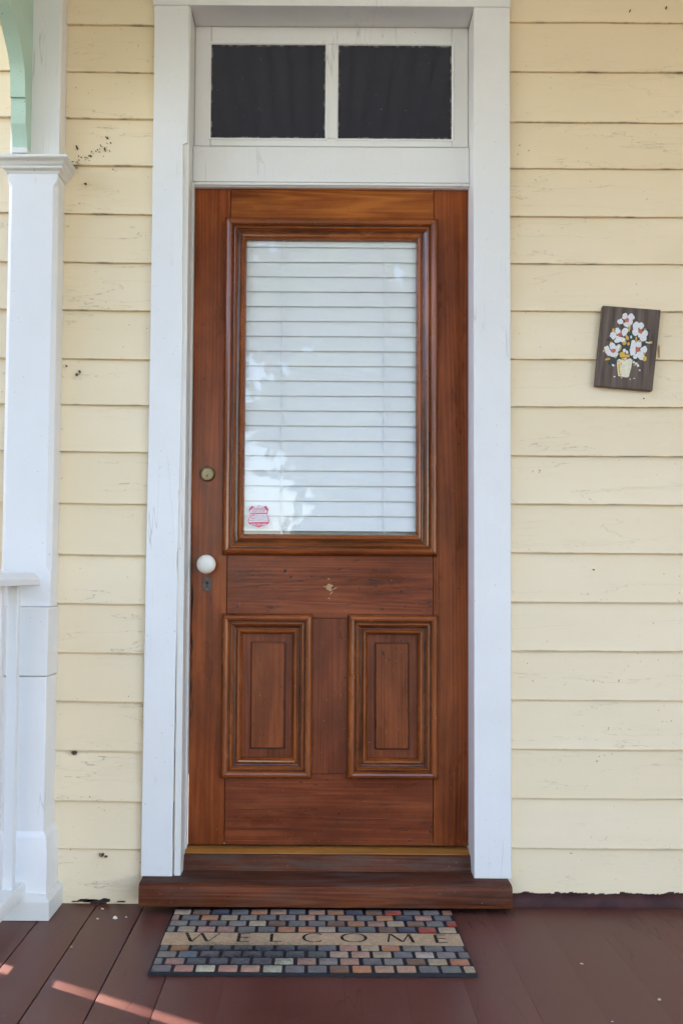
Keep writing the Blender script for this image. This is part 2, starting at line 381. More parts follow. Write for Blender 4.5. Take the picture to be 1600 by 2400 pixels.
# ------------------------------------------------------------------ porch floor
gaps = [-.768-.142*k for k in range(4, 0, -1)]+[-.768, -.634, -.495, -.353, -.211, -.069, .073]
while gaps[-1] < 3.1: gaps.append(gaps[-1]+.142)
mb = MB()
for i in range(len(gaps)-1):
    a, b = gaps[i], gaps[i+1]; g = .0017 if b <= -.35 else .0004; ga = .0017 if a <= -.36 else .0004
    dz = random.uniform(-.0006, .0006)
    n_ = 60; top = []
    for k in range(n_+1):
        y = .02-2.62*k/n_
        top.append((y, wob(y, i, 6)*.0012))
    i0 = len(mb.v); rt = b > -.30; ch, cw = (.00025, .0015) if rt else (.0012, .003); g = .0001 if rt else g; ga = .0001 if a > -.36 else ga; dz *= .4 if rt else 1
    for y, wv in top:
        for x, z in ((a+ga+wv*.5, -.03), (a+ga+wv*.5, -ch+dz), (a+ga+cw+wv*.5, dz), (b-g-cw+wv*.5, dz), (b-g+wv*.5, -ch+dz), (b-g+wv*.5, -.03)):
            mb.v.append((x, y, z))
    for k in range(n_):
        for j in range(5):
            q = (i0+k*6+j, i0+k*6+j+1, i0+(k+1)*6+j+1, i0+(k+1)*6+j)
            mb.mesh_face(q[::-1])
tag(mb.build('porch_floor', M['deck'], smooth=30), None, None, kind='structure')
mb = MB(); mb.box(-1.4, 3.2, -2.58, .02, -.6, -.012)
tag(mb.build('porch_floor_base', M['void'], smooth=0), None, None, kind='structure')

# ------------------------------------------------------------------ porch roof
pr = thing('porch_roof', 'porch roof with beadboard ceiling over the front door', 'roof', (0.8, -1.2, 3.4))
mb = MB()
x = -1.9
while x < 3.4:
    mb.box(x+.004, x+.094, -2.7, .0, 3.415, 3.435, 'y'); x += .098
mb.build('ceiling', M['ceiling'], pr, bevel=.003)
mb = MB(); mb.box(-2.0, 3.5, -2.75, -2.55, 3.16, 3.40, 'x'); mb.box(-1.95, -1.75, -2.5, .0, 3.20, 3.40, 'y'); mb.build('beam', M['white'], pr, bevel=.004)
mb = MB(); mb.prism([(-2.1, 3.44), (3.6, 3.44), (3.6, 3.52), (-2.1, 3.52)], -2.95, .0); mb.build('roof_deck', M['roofing'], pr)

# ------------------------------------------------------------------ house wall
hw = thing('house_wall', 'pale yellow clapboard house wall with horizontal lapped boards around the door', 'wall', (0, 0, 0))
ys_r = [50, 164, 280, 386, 497, 605, 714, 825, 934, 1047, 1158, 1270, 1383, 1495, 1608, 1721, 1834, 1949]
ys_l = [57, 165, 272, 380, 491, 603, 713, 825, 930, 1038, 1157, 1275, 1387, 1500, 1612, 1725, 1840, 1950]
def boards(mb, x0, x1, zs, slope, xc, seed, attrs, ragged=True):
    zs = sorted(zs)
    for bi in range(len(zs)-1):
        zb, zt = zs[bi], zs[bi+1]; tone = random.random(); off = random.uniform(0, 90)
        n_ = max(4, int((x1-x0)/.02)); i0 = len(mb.v); prj = .0135+random.uniform(-.0015, .0015)
        rows = 6
        for k in range(n_+1):
            x = x0+(x1-x0)*k/n_
            dz = -slope*(x-xc); wb = wob(x, bi+seed, 9)*.0011+wob(x, bi+seed+40, 45)*.0005
            wt = wob(x, bi+1+seed, 9)*.0011
            dy = wob(x, bi+seed+9, 4)*.0016
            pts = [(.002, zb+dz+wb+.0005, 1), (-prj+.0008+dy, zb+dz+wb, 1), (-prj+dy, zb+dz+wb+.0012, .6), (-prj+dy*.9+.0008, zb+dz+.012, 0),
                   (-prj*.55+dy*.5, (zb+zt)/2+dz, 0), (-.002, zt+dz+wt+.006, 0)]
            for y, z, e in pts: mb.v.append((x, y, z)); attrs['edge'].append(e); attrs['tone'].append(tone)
        for k in range(n_):
            for j in range(rows-1):
                q = [i0+k*rows+j, i0+(k+1)*rows+j, i0+(k+1)*rows+j+1, i0+k*rows+j+1]
                mb.mesh_face(q, [(mb.v[a][0]+off, mb.v[a][2]-zb+off*.31) for a in q])
z_r = [V(1250, y, -.012)[1] for y in ys_r]; z_l = [V(250, y, -.012)[1] for y in ys_l]
up = [2.62+.146*k for k in range(5)]
zr = [.032]+z_r+[max(z_r)+.146*k for k in range(1, 7)]
zl = [V(230, 2084, -.012)[1]]+z_l+[max(z_l)+.146*k for k in range(1, 7)]
xcl = V(250, 1000, -.012)[0]
A = {'edge': [], 'tone': []}; mb = MB()
boards(mb, .500, 3.2, zr, .0, 1.0, 3, A)
_rs = random.getstate(); boards(mb, -.4035, .4985, [z for z in zr if z > 2.69], .0, 1.0, 3, A); random.setstate(_rs)
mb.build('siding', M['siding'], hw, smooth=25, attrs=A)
A = {'edge': [], 'tone': []}; mb = MB()
boards(mb, -1.36, -.405, zl, .0075, xcl, 77, A)
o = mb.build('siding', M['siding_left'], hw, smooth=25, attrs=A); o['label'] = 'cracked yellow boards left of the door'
mb = MB(); mb.box(-1.36, -.40, .0045, .14, .0, 3.4); mb.box(.50, 3.2, .0045, .14, .0, 3.4); mb.box(-.40, .50, .0045, .14, 2.70, 3.4)
mb.box(-1.36, 3.2, 1.9, 2.0, 0, 3.4); mb.box(-1.36, -1.30, .14, 1.9, 0, 3.4); mb.box(3.14, 3.2, .14, 1.9, 0, 3.4)
mb.build('wall_frame', M['unseen_board'], hw, smooth=0)
mb = MB(); mb.box(-1.476, -1.352, -.03, .004, -.5, 3.4); mb.build('corner_board', M['white'], hw, bevel=.002)  # unseen house corner, placed here to edge the sun streak
mb = MB(); mb.prism([(-1.5, 3.54), (3.4, 3.54), (3.4, 5.2), (-1.5, 5.2)], .0, 2.0); mb.build('upper_storey', M['siding'], hw, smooth=0, attrs={'edge': [0]*8, 'tone': [0]*8})
mb = MB(); mb.box(3.2, 3.4, -2.6, 2.0, -.6, 3.4); mb.build('added_shade_wall', M['siding'], hw, smooth=0, attrs={'edge': [0]*8, 'tone': [0]*8})  # end wall added out of view to cut light from the right
# quarter-round at the foot of the right wall, with a ragged brushed edge of maroon paint above it
xs = V(1177, 2060, -.02)[0]
mb = MB(); n_ = 130; i0 = 0
prof = [(-.0135, .034), (-.0175, .033), (-.025, .026), (-.030, .016), (-.031, .004), (-.031, -.003)]
for k in range(n_+1):
    x = xs-.015+(3.2-xs)*k/n_; wv = wob(x, 5, 14)*.0018
    for y, z in prof: mb.v.append((x, y+wv*.4, z+wv))
for k in range(n_):
    for j in range(5):
        a = k*6+j; mb.mesh_face([a, a+6, a+7, a+1][::-1])
mb.build('base_moulding', M['maroon'], hw, smooth=60)
mb = MB(); x = xs
while x < 1.6:
    w_ = random.uniform(.004, .012); h_ = .0365+max(0, wob(x, 2, 30))*.010+random.uniform(0, .0035)
    mb.prism([(x, .028), (x+w_+.002, .028), (x+w_+.001, h_), (x, h_-.001)], -.0150, -.010); x += w_
mb.build('paint_smear', M['maroon'], hw, smooth=0)
# bare patch where the paint has flaked off the lowest board on the left, mud specks by the post
def blob(mb, cx, cz, rx, rz, y, th, seed, seg=18, jag=.35, ang=0):
    pts = []
    for k in range(seg):
        a = 2*math.pi*k/seg; r = 1+jag*(mnoise.noise(Vector((math.cos(a)*1.7+seed*3.3, math.sin(a)*1.7, seed)))*1.4)
        px, pz = rx*r*math.cos(a), rz*r*math.sin(a)
        pts.append((cx+px*math.cos(ang)-pz*math.sin(ang), cz+px*math.sin(ang)+pz*math.cos(ang)))
    mb.prism(pts, y-th, y)
mb = MB()
for (sx, sy, rx, rz) in ((222, 2112, .044, .0035), (205, 2110, .022, .003), (248, 2109, .016, .004), (232, 2117, .02, .002), (176, 2113, .010, .0010), (285, 2113, .011, .0010)):
    cx, cz = W(sx, sy, -.016); blob(mb, cx, cz, rx, rz, -.0125, .0055, sx*.1, 26, .5)
mb.build('flaked_patch', M['flaked'], hw, smooth=0)
mb = MB()
rr = random.Random(4)
for k in range(34):
    t = rr.random()**1.6
    sx = 176+t*80+rr.gauss(0, 5); sy = 383-t*45+rr.gauss(0, 6+10*t*(rr.random() < .4))
    cx, cz = W(sx, sy, -.014); s = rr.uniform(.0004, .0014)*(1.2-t*.4)
    blob(mb, cx, cz, s*1.5, s, -.006, .011, k, 7, .4, rr.uniform(0, 3))
for (sx, sy, s) in ((181, 346, .004), (213, 366, .003), (246, 349, .002), (252, 323, .002), (201, 430, .002), (187, 871, .003), (180, 878, .003), (156, 857, .002), (240, 2004, .0045), (248, 2008, .003), (234, 2003, .002), (172, 1765, .004), (178, 1764, .004), (1475, 25, .0022), (1560, 18, .0022), (1391, 1335, .0015), (1507, 934, .0016)):
    cx, cz = W(sx, sy, -.014); blob(mb, cx, cz, s*1.5, s*.8, -.006, .0115, sx, 8, .5, sx)
tag(mb.build('mud_specks', M['mud'], hw, smooth=0), None, kind='stuff')

# ------------------------------------------------------------------ door frame
YC, YD = -.030, .089        # faces of the casing and of the door
df = thing('door_frame', 'white painted door frame with wide flat casings and a two pane transom light', 'door frame', (0.05, 0, .08))
_, zhead = V(760, 14, YC)
zs_c = W(760, 2057, YC)[1]
def X(vx, vy, Y): return V(vx, vy, Y)[0]
def Z(vy, Y, vx=760): return V(vx, vy, Y)[1]
# left casing: narrower below the notch
inner = [(434, 14), (434.5, 200), (431, 327), (420.5, 331), (421, 500), (419.5, 560), (420, 760), (417, 900), (414, 1050), (409, 1250), (406, 1290), (408, 1330), (404.5, 1480), (402, 1600), (399, 1780), (396, 1900), (396, 2005)]
outl = [(355, -60), (353.5, 200), (349.5, 500), (345, 800), (340.5, 1050), (335, 1300), (330.5, 1600), (326, 1850), (323.5, 2018)]
pi_ = [V(a, b, YC) for a, b in inner]; po = [V(a, b, YC) for a, b in outl]
pi_[-1] = (pi_[-1][0], zs_c); po[-1] = (po[-1][0], zs_c)
ztop = zhead+.13
mb = MB(); mb.prism([(po[0][0], zhead-.0005)]+po[1:]+list(reversed(pi_[1:]))+[(pi_[0][0], zhead-.0005)], YC, .004)
o = mb.build('casing', M['white'], df, bevel=.002)
o['label'] = 'left casing with a jagged narrower inner edge'
xr0, xr1 = X(1088, 1000, YC), X(1172, 1000, YC)
mb = MB(); mb.box(xr0, xr1, YC, .004, zs_c, zhead-.0005); mb.build('casing', M['white'], df, bevel=.002)
mb = MB(); mb.box(po[0][0]-.004, xr1+.002, YC-.0015, .004, zhead, ztop, 'x'); mb.build('head_casing', M['white'], df, bevel=.002)
# jambs
jl = X(434, 300, YC); jr = xr0+.001
jlx = jl+.0005
mb = MB(); mb.box(jlx-.02, jlx, -.022, .125, .075, zhead+.0); mb.build('jamb', M['white_aged'], df, bevel=.0015)
mb = MB(); mb.box(jr, jr+.02, -.022, .125, .075, zhead+.0); mb.build('jamb', M['white'], df, bevel=.0015)
mb = MB(); mb.box(jlx+.0005, jr-.0005, -.022, .125, zhead+.0005, zhead+.02, 'x'); mb.build('head_jamb', M['white'], df, bevel=.0015)
z19 = V(760, 1967, .047)[1]; z20 = V(760, 1947, .083)[1]
# stops beside the door (a wavy bead) and above it
dl, dr = X(449, 440, YD), X(1075.5, 440, YD)
mb = MB(); mb.box(jlx+.0005, dl-.001, .060, .088, z20-.0005, Z(419, .06)); mb.box(jlx+.0005, dl-.0045, .042, .0595, z19+.004, Z(419, .06)); mb.build('stop', M['white_aged'], df, bevel=.0025)
mb = MB(); mb.box(dr+.0005, jr-.0005, .060, .088, z20-.0005, Z(419, .06)); mb.build('stop', M['white'], df, bevel=.0015)
mb = MB(); mb.box(jlx+.001, jr-.001, .070, .0885, Z(430.5, .07), Z(419, .07)-.0003, 'x'); mb.box(jlx+.001, jr-.001, .062, .0698, Z(426, .062), Z(419.5, .062), 'x'); mb.build('head_stop', M['white'], df, bevel=.002)
mb = MB(); mb.box(jlx+.0008, jr-.0008, .066, .12, Z(418.5, .066), Z(337.5, .066), 'x'); mb.build('transom_bar', M['white'], df, bevel=.002)
# transom light
YT = .084
zt0, zt1 = Z(337, YT)+.0005, Z(62, YT)
px = [X(a, 200, YT) for a in (484, 747.5, 776, 1037.5)]
zp0, zp1 = Z(318, YT), Z(102, YT)
tf = MB(); tf.box(jlx+.001, px[0], YT, .115, zt0, zhead-.0005); tf.box(px[3], jr-.001, YT, .115, zt0, zhead-.0005)
tf.box(px[1], px[2], YT, .115, zp0, zp1)
tf.box(px[0]+.0005, px[3]-.0005, YT+.0005, .115, zt0, zp0-.0004, 'x'); tf.box(px[0]+.0005, px[3]-.0005, YT+.0005, .115, zp1+.0004, zhead-.0005, 'x')
tfo = tf.build('transom_frame', M['white'], df, bevel=.003)
def ring(mb, x0, x1, z0, z1, y, prof, gap=0, jit=0):
    # mitred moulding; prof = [(inset, height towards the camera)]
    sides = [((x0, z0), (x1, z0), (1, 1), (-1, 1)), ((x1, z0), (x1, z1), (-1, 1), (-1, -1)), ((x1, z1), (x0, z1), (-1, -1), (1, -1)), ((x0, z1), (x0, z0), (1, -1), (1, 1))]
    for (a, b, da, db) in sides:
        n_ = 24 if jit else 1; off = random.uniform(0, 50)
        L = Vector((b[0]-a[0], b[1]-a[1])); d = L.normalized()
        i0 = len(mb.v); acc = [0]
        for k in range(1, len(prof)): acc.append(acc[-1]+math.dist(prof[k], prof[k-1]))
        for k in range(n_+1):
            t = k/n_
            for (u, h) in prof:
                pa = (a[0]+da[0]*u+d.x*gap, a[1]+da[1]*u+d.y*gap); pb = (b[0]+db[0]*u-d.x*gap, b[1]+db[1]*u-d.y*gap)
                xx = pa[0]+(pb[0]-pa[0])*t; zz = pa[1]+(pb[1]-pa[1])*t
                j = jit*wob(t*7+a[0]*9+a[1]*5, 3, 2.5) if h > prof[-1][1]+.001 and u > 0 else 0
                j2 = jit*.6*wob(t*9+a[0]*9+a[1]*5, 8, 3)
                xx += -d.y*j*(1 if True else 0); zz += d.x*j
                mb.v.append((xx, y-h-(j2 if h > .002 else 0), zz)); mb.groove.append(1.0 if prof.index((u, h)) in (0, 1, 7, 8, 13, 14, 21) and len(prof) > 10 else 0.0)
        P = len(prof)
        for k in range(n_):
            for j in range(P-1):
                q = [i0+k*P+j, i0+(k+1)*P+j, i0+(k+1)*P+j+1, i0+k*P+j+1]
                s0 = (k/n_*L.length+off, (k+1)/n_*L.length+off)
                mb.mesh_face(q, [(s0[0], acc[j]+off*.37), (s0[1], acc[j]+off*.37), (s0[1], acc[j+1]+off*.37), (s0[0], acc[j+1]+off*.37)])
for (a, b) in ((px[0], px[1]), (px[2], px[3])):
    mb = MB(); ring(mb, a-.007, b+.007, zp0-.007, zp1+.007, YT, [(0, -.0005), (.001, .002), (.0045, .0022), (.007, .0006), (.0085, -.006)], 0, .0007)
    mb.build('putty_bead', M['white'], tfo, smooth=50)
    mb = MB(); nx, nz = 40, 32; ed = []
    for k in range(nz+1):
        for j in range(nx+1):
            xx = a-.002+(b-a+.004)*j/nx; zz = zp0-.002+(zp1-zp0+.004)*k/nz
            d = min(j, nx-j, (k)*1.0, (nz-k)); ed.append(max(0, 1-d/2.2))
            mb.v.append((xx, YT+.004, zz))
    for k in range(nz):
        for j in range(nx):
            q = k*(nx+1)+j; mb.mesh_face([q, q+1, q+nx+2, q+nx+1])
    mb.build('window_pane', M['dark_glass'], tfo, attrs={'edge': ed}, smooth=60)
# sill and threshold
sk = thing('door_sill', 'worn dark reddish brown timber sill and stepped threshold under the front door', 'door sill', (.05, -.05, .01))
mb = MB(); xl, xrr = X(318.5, 2050, -.102), X(1176.5, 2050, -.102)
ZS = W(700, 2077, -.102)[1]+.003-.0742; ZB0 = W(700, 2129, -.102)[1]
prof = [(.034, .0755+ZS), (-.02, .0752+ZS), (-.085, .0742+ZS), (-.096, .0715+ZS), (-.1015, .064+ZS), (-.1025, .045), (-.102, .028), (-.100, ZB0+.002), (-.090, ZB0), (.034, ZB0)]
zs_c = min(zs_c, .0750+ZS)
n_ = 60; i0 = 0; P = len(prof)
off = 3.3
for k in range(n_+1):
    x = xl+(xrr-xl)*k/n_
    wear = -.0028*math.exp(-((x-.05)/.28)**2)
    for j, (y, z) in enumerate(prof):
        dz = wear*(1 if .062 < z else 0)*(1.8 if y < -.08 else .8)+wob(x, j, 8)*.0007
        mb.v.append((x, y+wob(x, 3, 6)*.0008, z+dz))
acc = [0]
for k in range(1, P): acc.append(acc[-1]+math.dist(prof[k], prof[k-1]))
for k in range(n_):
    for j in range(P-1):
        q = [k*P+j, k*P+j+1, (k+1)*P+j+1, (k+1)*P+j]
        mb.mesh_face(q, [(mb.v[a][0]+off, acc[a % P]+off) for a in q], 1 if j < 3 else 0)
mb.mesh_face(list(range(P))[::-1], [(mb.v[a][1], mb.v[a][2]) for a in range(P)][::-1]); mb.mesh_face([n_*P+j for j in range(P)], [(mb.v[a][1], mb.v[a][2]) for a in range(P)])
mb.build('sill_board', [M['sill'], M['tread']], sk, smooth=40)
z19 = V(760, 1967, .047)[1]; z20 = V(760, 1947, .083)[1]
mb = MB()
def strip(mb, x0, x1, prof, off, n_=50, amp=.0008):
    i0 = len(mb.v); P = len(prof); acc = [0]
    for k in range(1, P): acc.append(acc[-1]+math.dist(prof[k], prof[k-1]))
    for k in range(n_+1):
        x = x0+(x1-x0)*k/n_
        for j, (y, z) in enumerate(prof): mb.v.append((x, y+wob(x, off, 7)*amp, z+wob(x, off+j*.3, 9)*amp))
    for k in range(n_):
        for j in range(P-1):
            q = [i0+k*P+j, i0+k*P+j+1, i0+(k+1)*P+j+1, i0+(k+1)*P+j]
            mb.mesh_face(q, [(mb.v[a][0]+off, acc[(a-i0) % P]+off) for a in q])
    mb.mesh_face([i0+j for j in range(P)][::-1]); mb.mesh_face([i0+n_*P+j for j in range(P)])
strip(mb, X(413, 1990, .03), X(1084, 1990, .03), [(.088, z19+.004), (.052, z19+.0035), (.047, z19), (.037, .0805+ZS), (.034, .0770+ZS), (.034, .070), (.088, .070)], 8.1)
mb.build('inner_step', M['tread'], sk, smooth=40)
mb = MB(); strip(mb, jlx+.002, jr-.002, [(.125, z20-.001), (.083, z20-.001), (.078, z20-.0015), (.058, z19+.006), (.057, z19-.002), (.125, z19-.002)], 17.7)
mb.build('threshold_strip', M['oak'], sk, smooth=40)
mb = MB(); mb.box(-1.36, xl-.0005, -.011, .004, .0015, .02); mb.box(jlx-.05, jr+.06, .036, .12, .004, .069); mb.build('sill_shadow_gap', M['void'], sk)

# ------------------------------------------------------------------ the door
zb = V(760, 1942.5, YD)[1]+.002; ztd = Z(431.5, YD)
dd = thing('front_door', 'old varnished reddish brown wooden front door with glazed upper half and two lower panels', 'door', ((dl+dr)/2, YD, zb))
TH = .044; YB = YD+TH
xs1 = X(523.5, 1100, YD); xs2 = X(995, 1100, YD)
zl1, zl0 = Z(1262, YD), Z(1420, YD)            # lock rail top / bottom
zbr = Z(1778, YD); ztr = Z(530, YD)
zg1, zg0 = Z(549, YD), Z(1228, YD); xg0, xg1 = X(563.5, 890, YD), X(958, 890, YD)
mxl, mxr = X(700, 1600, YD), X(814, 1600, YD)
def piece(name, m, x0, x1, z0, z1, gr, bev=.0012, y0=YD, lab=None):
    mb = MB(); mb.box(x0, x1, y0, YB, z0, z1, gr); o = mb.build(name, M[m], dd, bevel=bev)
    if lab: o['label'] = lab
    return o
piece('stile', 'stile', dl, xs1-.0007, zb, ztd, 'z', lab='left stile with the locks')
piece('stile', 'stile', xs2+.0007, dr, zb, ztd, 'z')
piece('top_rail', 'top_rail', xs1+.0007, xs2-.0007, ztr, ztd, 'x', y0=YD+.0008)
piece('lock_rail', 'rail', xs1+.0007, xs2-.0007, zl0, zl1, 'x', y0=YD+.0006, lab='scarred middle rail')
piece('bottom_rail', 'rail', xs1+.0007, xs2-.0007, zb, zbr, 'x', y0=YD+.0006)
piece('muntin', 'panel', mxl, mxr, zbr+.0006, zl0-.0006, 'z', y0=YD+.001)
mb = MB(); mb.box(dl+.002, dr-.002, YB-.006, YB+.002, zb+.004, zl0+.05); mb.build('door_back', M['void'], dd)
BOL = [(0, -.001), (.0006, .0075), (.003, .0125), (.008, .0185), (.014, .0205), (.020, .0185), (.0238, .0135), (.0250, .0105), (.0275, .0105), (.0292, .0128), (.0318, .0133), (.0340, .0115), (.0350, .0075),
       (.0395, .0042), (.0445, .0026), (.0462, .0030), (.0475, .0056), (.0515, .0082), (.0560, .0078), (.0600, .0048), (.0635, -.001), (.0645, -.013)]
BOL = [(u, h*1.2 if h > 0 else h) for u, h in BOL]
def bol(scale): return [(u*scale, h) for u, h in BOL]
gl_o = (X(513, 880, YD-.012), X(1006, 880, YD-.012), Z(1277, YD-.012), Z(500, YD-.012))
sc_ = (xg0-gl_o[0])/.0645
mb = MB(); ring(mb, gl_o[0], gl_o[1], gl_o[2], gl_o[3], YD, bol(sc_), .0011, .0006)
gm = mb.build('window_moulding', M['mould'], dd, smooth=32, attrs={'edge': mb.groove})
for i, (a, b) in enumerate(((507.5, 717.5), (797, 1006.5))):
    x0, x1 = X(a, 1600, YD-.012), X(b, 1600, YD-.012); z0, z1 = Z(1790, YD-.012), Z(1410.5, YD-.012)
    pn = MB(); pn.box(x0+.05, x1-.05, YD+.010, YD+.03, z0+.05, z1-.05, 'z')
    po_ = pn.build('panel', M['panel'], dd); po_['label'] = ('left' if i == 0 else 'right')+' lower panel with a raised centre field'
    fx0, fx1 = X((577, 862)[i], 1600, YD+.006), X((653, 937)[i], 1600, YD+.006)
    fz0, fz1 = Z(1718.5, YD+.006), Z(1477, YD+.006)
    rf = MB(); rf.box(fx0-.001, fx1+.001, YD+.0015, YD+.0105, fz0-.001, fz1+.001, 'z', off=12+i*9.3); rf.build('raised_field', M['field'], po_, bevel=.0035, seg=1)
    gv = MB(); ring(gv, fx0-.0035, fx1+.0045, fz0-.0050, fz1+.0028, YD+.010, [(0, .0003), (.006, .0004)]); gv.build('painted_shade_line', M['gouge'], po_, smooth=0)  # dark rim puts edge shade into the colour, wider at right and bottom
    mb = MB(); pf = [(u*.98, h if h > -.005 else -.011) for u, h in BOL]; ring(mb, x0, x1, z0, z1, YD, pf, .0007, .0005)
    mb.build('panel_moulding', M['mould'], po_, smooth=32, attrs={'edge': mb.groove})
mb = MB(); nx = 1
mb.face([(xg0-.004, YD+.008, zg0-.004), (xg1+.004, YD+.008, zg0-.004), (xg1+.004, YD+.008, zg1+.004), (xg0-.004, YD+.008, zg1+.004)]); mb.build('window_glass', M['glass'], dd, smooth=0)
# knob, keyhole plate, deadbolt
kx, kz = V(473, 1296, YD-.055)
mb = MB(); mb.lathe([(.022, 0), (.022, .003), (.018, .005), (.0095, .008), (.0085, .022), (.010, .026)], kx+.001, kz+.001, 32, y0=YD)
kn = mb.build('knob_rosette', M['iron'], dd, smooth=40)
mb = MB(); pr_ = [(.0095, .024)]+[(.0292*math.sin(a)+.0, .046-.0222*math.cos(a)) for a in [R_(20+8*k) for k in range(20)]]+[(.0005, .0683)]
mb.lathe(pr_, kx, kz, 40, y0=YD); mb.build('knob', M['porcelain'], dd, smooth=80)
ex, ez = V(475.5, 1341.5, YD-.002)
mb = MB(); hw_, hh, c_ = .0128, .0215, .0045
mb.prism([(ex-hw_, ez-hh+c_), (ex-hw_+c_, ez-hh), (ex+hw_-c_, ez-hh), (ex+hw_, ez-hh+c_), (ex+hw_, ez+hh-c_), (ex+hw_-c_, ez+hh), (ex-hw_+c_, ez+hh), (ex-hw_, ez+hh-c_)], YD-.003, YD)
es = mb.build('keyhole_plate', M['iron'], dd, bevel=.0008)
mb = MB(); mb.lathe([(.0042, 0), (.0001, .0003)], ex, ez+.004, 20, y0=YD-.0031); mb.prism([(ex-.0012, ez-.010), (ex+.0016, ez-.010), (ex+.0012, ez+.003), (ex-.0010, ez+.003)], YD-.0034, YD-.003); mb.build('keyhole', M['void'], es)
mb = MB()
for dz in (.016, -.0165): mb.lathe([(.0028, 0), (.0024, .0012), (.0002, .0017)], ex, ez+dz, 16, y0=YD-.003)
mb.build('screw', M['brass'], es, smooth=60)
bx, bz = V(476.5, 1088, YD-.008)
mb = MB(); mb.lathe([(.0238, 0), (.0238, .004), (.0228, .008), (.0196, .0115), (.0172, .0118), (.0168, .0105)], bx, bz, 40, y0=YD); lk = mb.build('deadbolt_ring', M['brass'], dd, smooth=40)
mb = MB(); mb.lathe([(.0168, .0100), (.0160, .0112), (.0075, .0116), (.0070, .0124), (.0002, .0124)], bx, bz-.0005, 36, y0=YD); lc = mb.build('lock_cylinder', M['brass_bright'], lk, smooth=40)
mb = MB(); mb.prism([(bx-.0012, bz-.011), (bx+.0014, bz-.011), (bx+.0018, bz-.004), (bx, bz-.002), (bx-.0016, bz-.004)], YD-.0131, YD-.0124); mb.build('key_slot', M['void'], lk)
# scars on the middle rail: a chipped old fixing hole and gouges
mb = MB(); cx, cz = V(756, 1349, YD)
blob(mb, cx, cz, .010, .010, YD+.0004, .0006, 3, 20, .5)
for (dx, dz_, rx, rz, an) in ((-.002, .026, .003, .003, 0), (.018, -.003, .009, .0018, .5), (.006, -.018, .008, .002, .9), (-.012, .002, .007, .0015, -.2), (0, -.034, .003, .002, 0)):
    blob(mb, cx+dx, cz+dz_, rx, rz, YD+.0003, .0006, dx*900, 9, .5, an)
mb.build('chipped_hole', M['woodbare'], dd, smooth=0)
mb = MB()
for (vx, vy, rx, rz, an) in ((764, 1349, .004, .002, .6), (860, 1334, .016, .0022, -.05), (850, 1331, .006, .003, .3), (868, 1337, .007, .0018, -.8), (655, 1311, .005, .005, 0), (805, 1331, .004, .004, 0), (668, 1325, .003, .003, .2),
        (716, 1324, .003, .004, 0), (921, 1359, .003, .006, .2), (825, 1351, .003, .002, 0), (545, 1394, .005, .003, 0), (930, 1393, .003, .003, 0), (742, 1326, .002, .004, 0), (690, 1335, .010, .0015, 0), (1053, 1020, .003, .003, 0),
        (1052, 1352, .0025, .0025, 0), (470, 870, .0018, .005, 0), (517, 1161, .0015, .0015, 0), (988, 1910, .003, .007, .3), (991, 1898, .004, .004, 0), (570, 1590, .0015, .003, 0), (880, 1500, .003, .008, .3), (893, 1515, .002, .005, .2), (992, 1640, .005, .003, .1)):
    cx, cz = V(vx, vy, YD); blob(mb, cx, cz, rx, rz, YD+.0006, .0010, vx, 11, .5, an)
for (ax, ay, bx_, by_) in ((530, 1316, 600, 1312), (522, 1326, 640, 1318), (522, 1336, 600, 1330), (640, 1337, 765, 1327), (700, 1311, 800, 1305), (760, 1322, 900, 1314), (830, 1345, 990, 1328), (540, 1350, 640, 1340), (650, 1360, 742, 1352), (850, 1368, 985, 1350), (560, 1378, 690, 1372), (760, 1390, 880, 1384), (545, 1860, 700, 1857), (620, 1830, 790, 1826), (740, 1885, 960, 1880), (560, 1905, 650, 1903), (820, 1850, 930, 1847)):
    p1 = V(ax, ay, YD); p2 = V(bx_, by_, YD); L_ = math.dist(p1, p2)
    blob(mb, (p1[0]+p2[0])/2, (p1[1]+p2[1])/2, L_/2, .0007, YD+.0005, .0009, ax*.1, 30, .5, math.atan2(p2[1]-p1[1], p2[0]-p1[0]))
mb.build('gouges', M['gouge'], dd, smooth=0)['kind'] = 'stuff'
# splintered grain on the left edge under the lock
mb = MB(); r2 = random.Random(9)
for k in range(26):
    vx = 436+r2.random()*9; vy = 1350+r2.random()*290; cx, cz = V(vx, vy, YD); cx = max(cx, dl+.003)
    blob(mb, cx, cz, .0007+.0006*r2.random(), .012+.03*r2.random(), YD+.0002, .0004, k, 10, .3)
mb.build('splinter_marks', M['void'], dd, smooth=0)['kind'] = 'stuff'

# ------------------------------------------------------------------ blind behind the glass
YBL = YD+.020
bl_ = thing('window_blind', 'closed white horizontal slat blind hanging behind the door glass', 'blind', ((xg0+xg1)/2, YBL, zg1))
lines = [569+34.27*k for k in range(20)]
zz0 = Z(lines[0], YBL); pitch = (zz0-Z(lines[-1], YBL))/19
x0, x1 = xg0-.012, xg1+.012
def slat_mesh():
    mb = MB(); n_ = 10; H = pitch+.007
    pts = []
    for k in range(n_+1):
        t = k/n_; z = H*(1-t); y = .0046*(t-.5)*-1.9 - .0020*math.sin(math.pi*t)
        pts.append((y, z))
    th = .0016
    i0 = 0; full = pts+[(y+th, z) for y, z in reversed(pts)]
    P = len(full)
    for x in (x0-(x0+x1)/2, (x1-x0)/2):
        for y, z in full: mb.v.append((x, y, z))
    for j in range(P):
        mb.mesh_face([j, (j+1) % P, P+(j+1) % P, P+j])
    return mb
sm = slat_mesh().build('slat', M['blind'], None, smooth=40)
for k in range(-1, 20):
    o = sm if k == -1 else sm.copy()
    if k > -1: COL.objects.link(o)
    o.parent = bl_; o.location = (0, random.uniform(-.0002, .0002), zz0-(k)*pitch-zg1)
    o.rotation_euler = (R_(random.uniform(-.5, .5)), R_(random.uniform(-.06, .06)), 0)
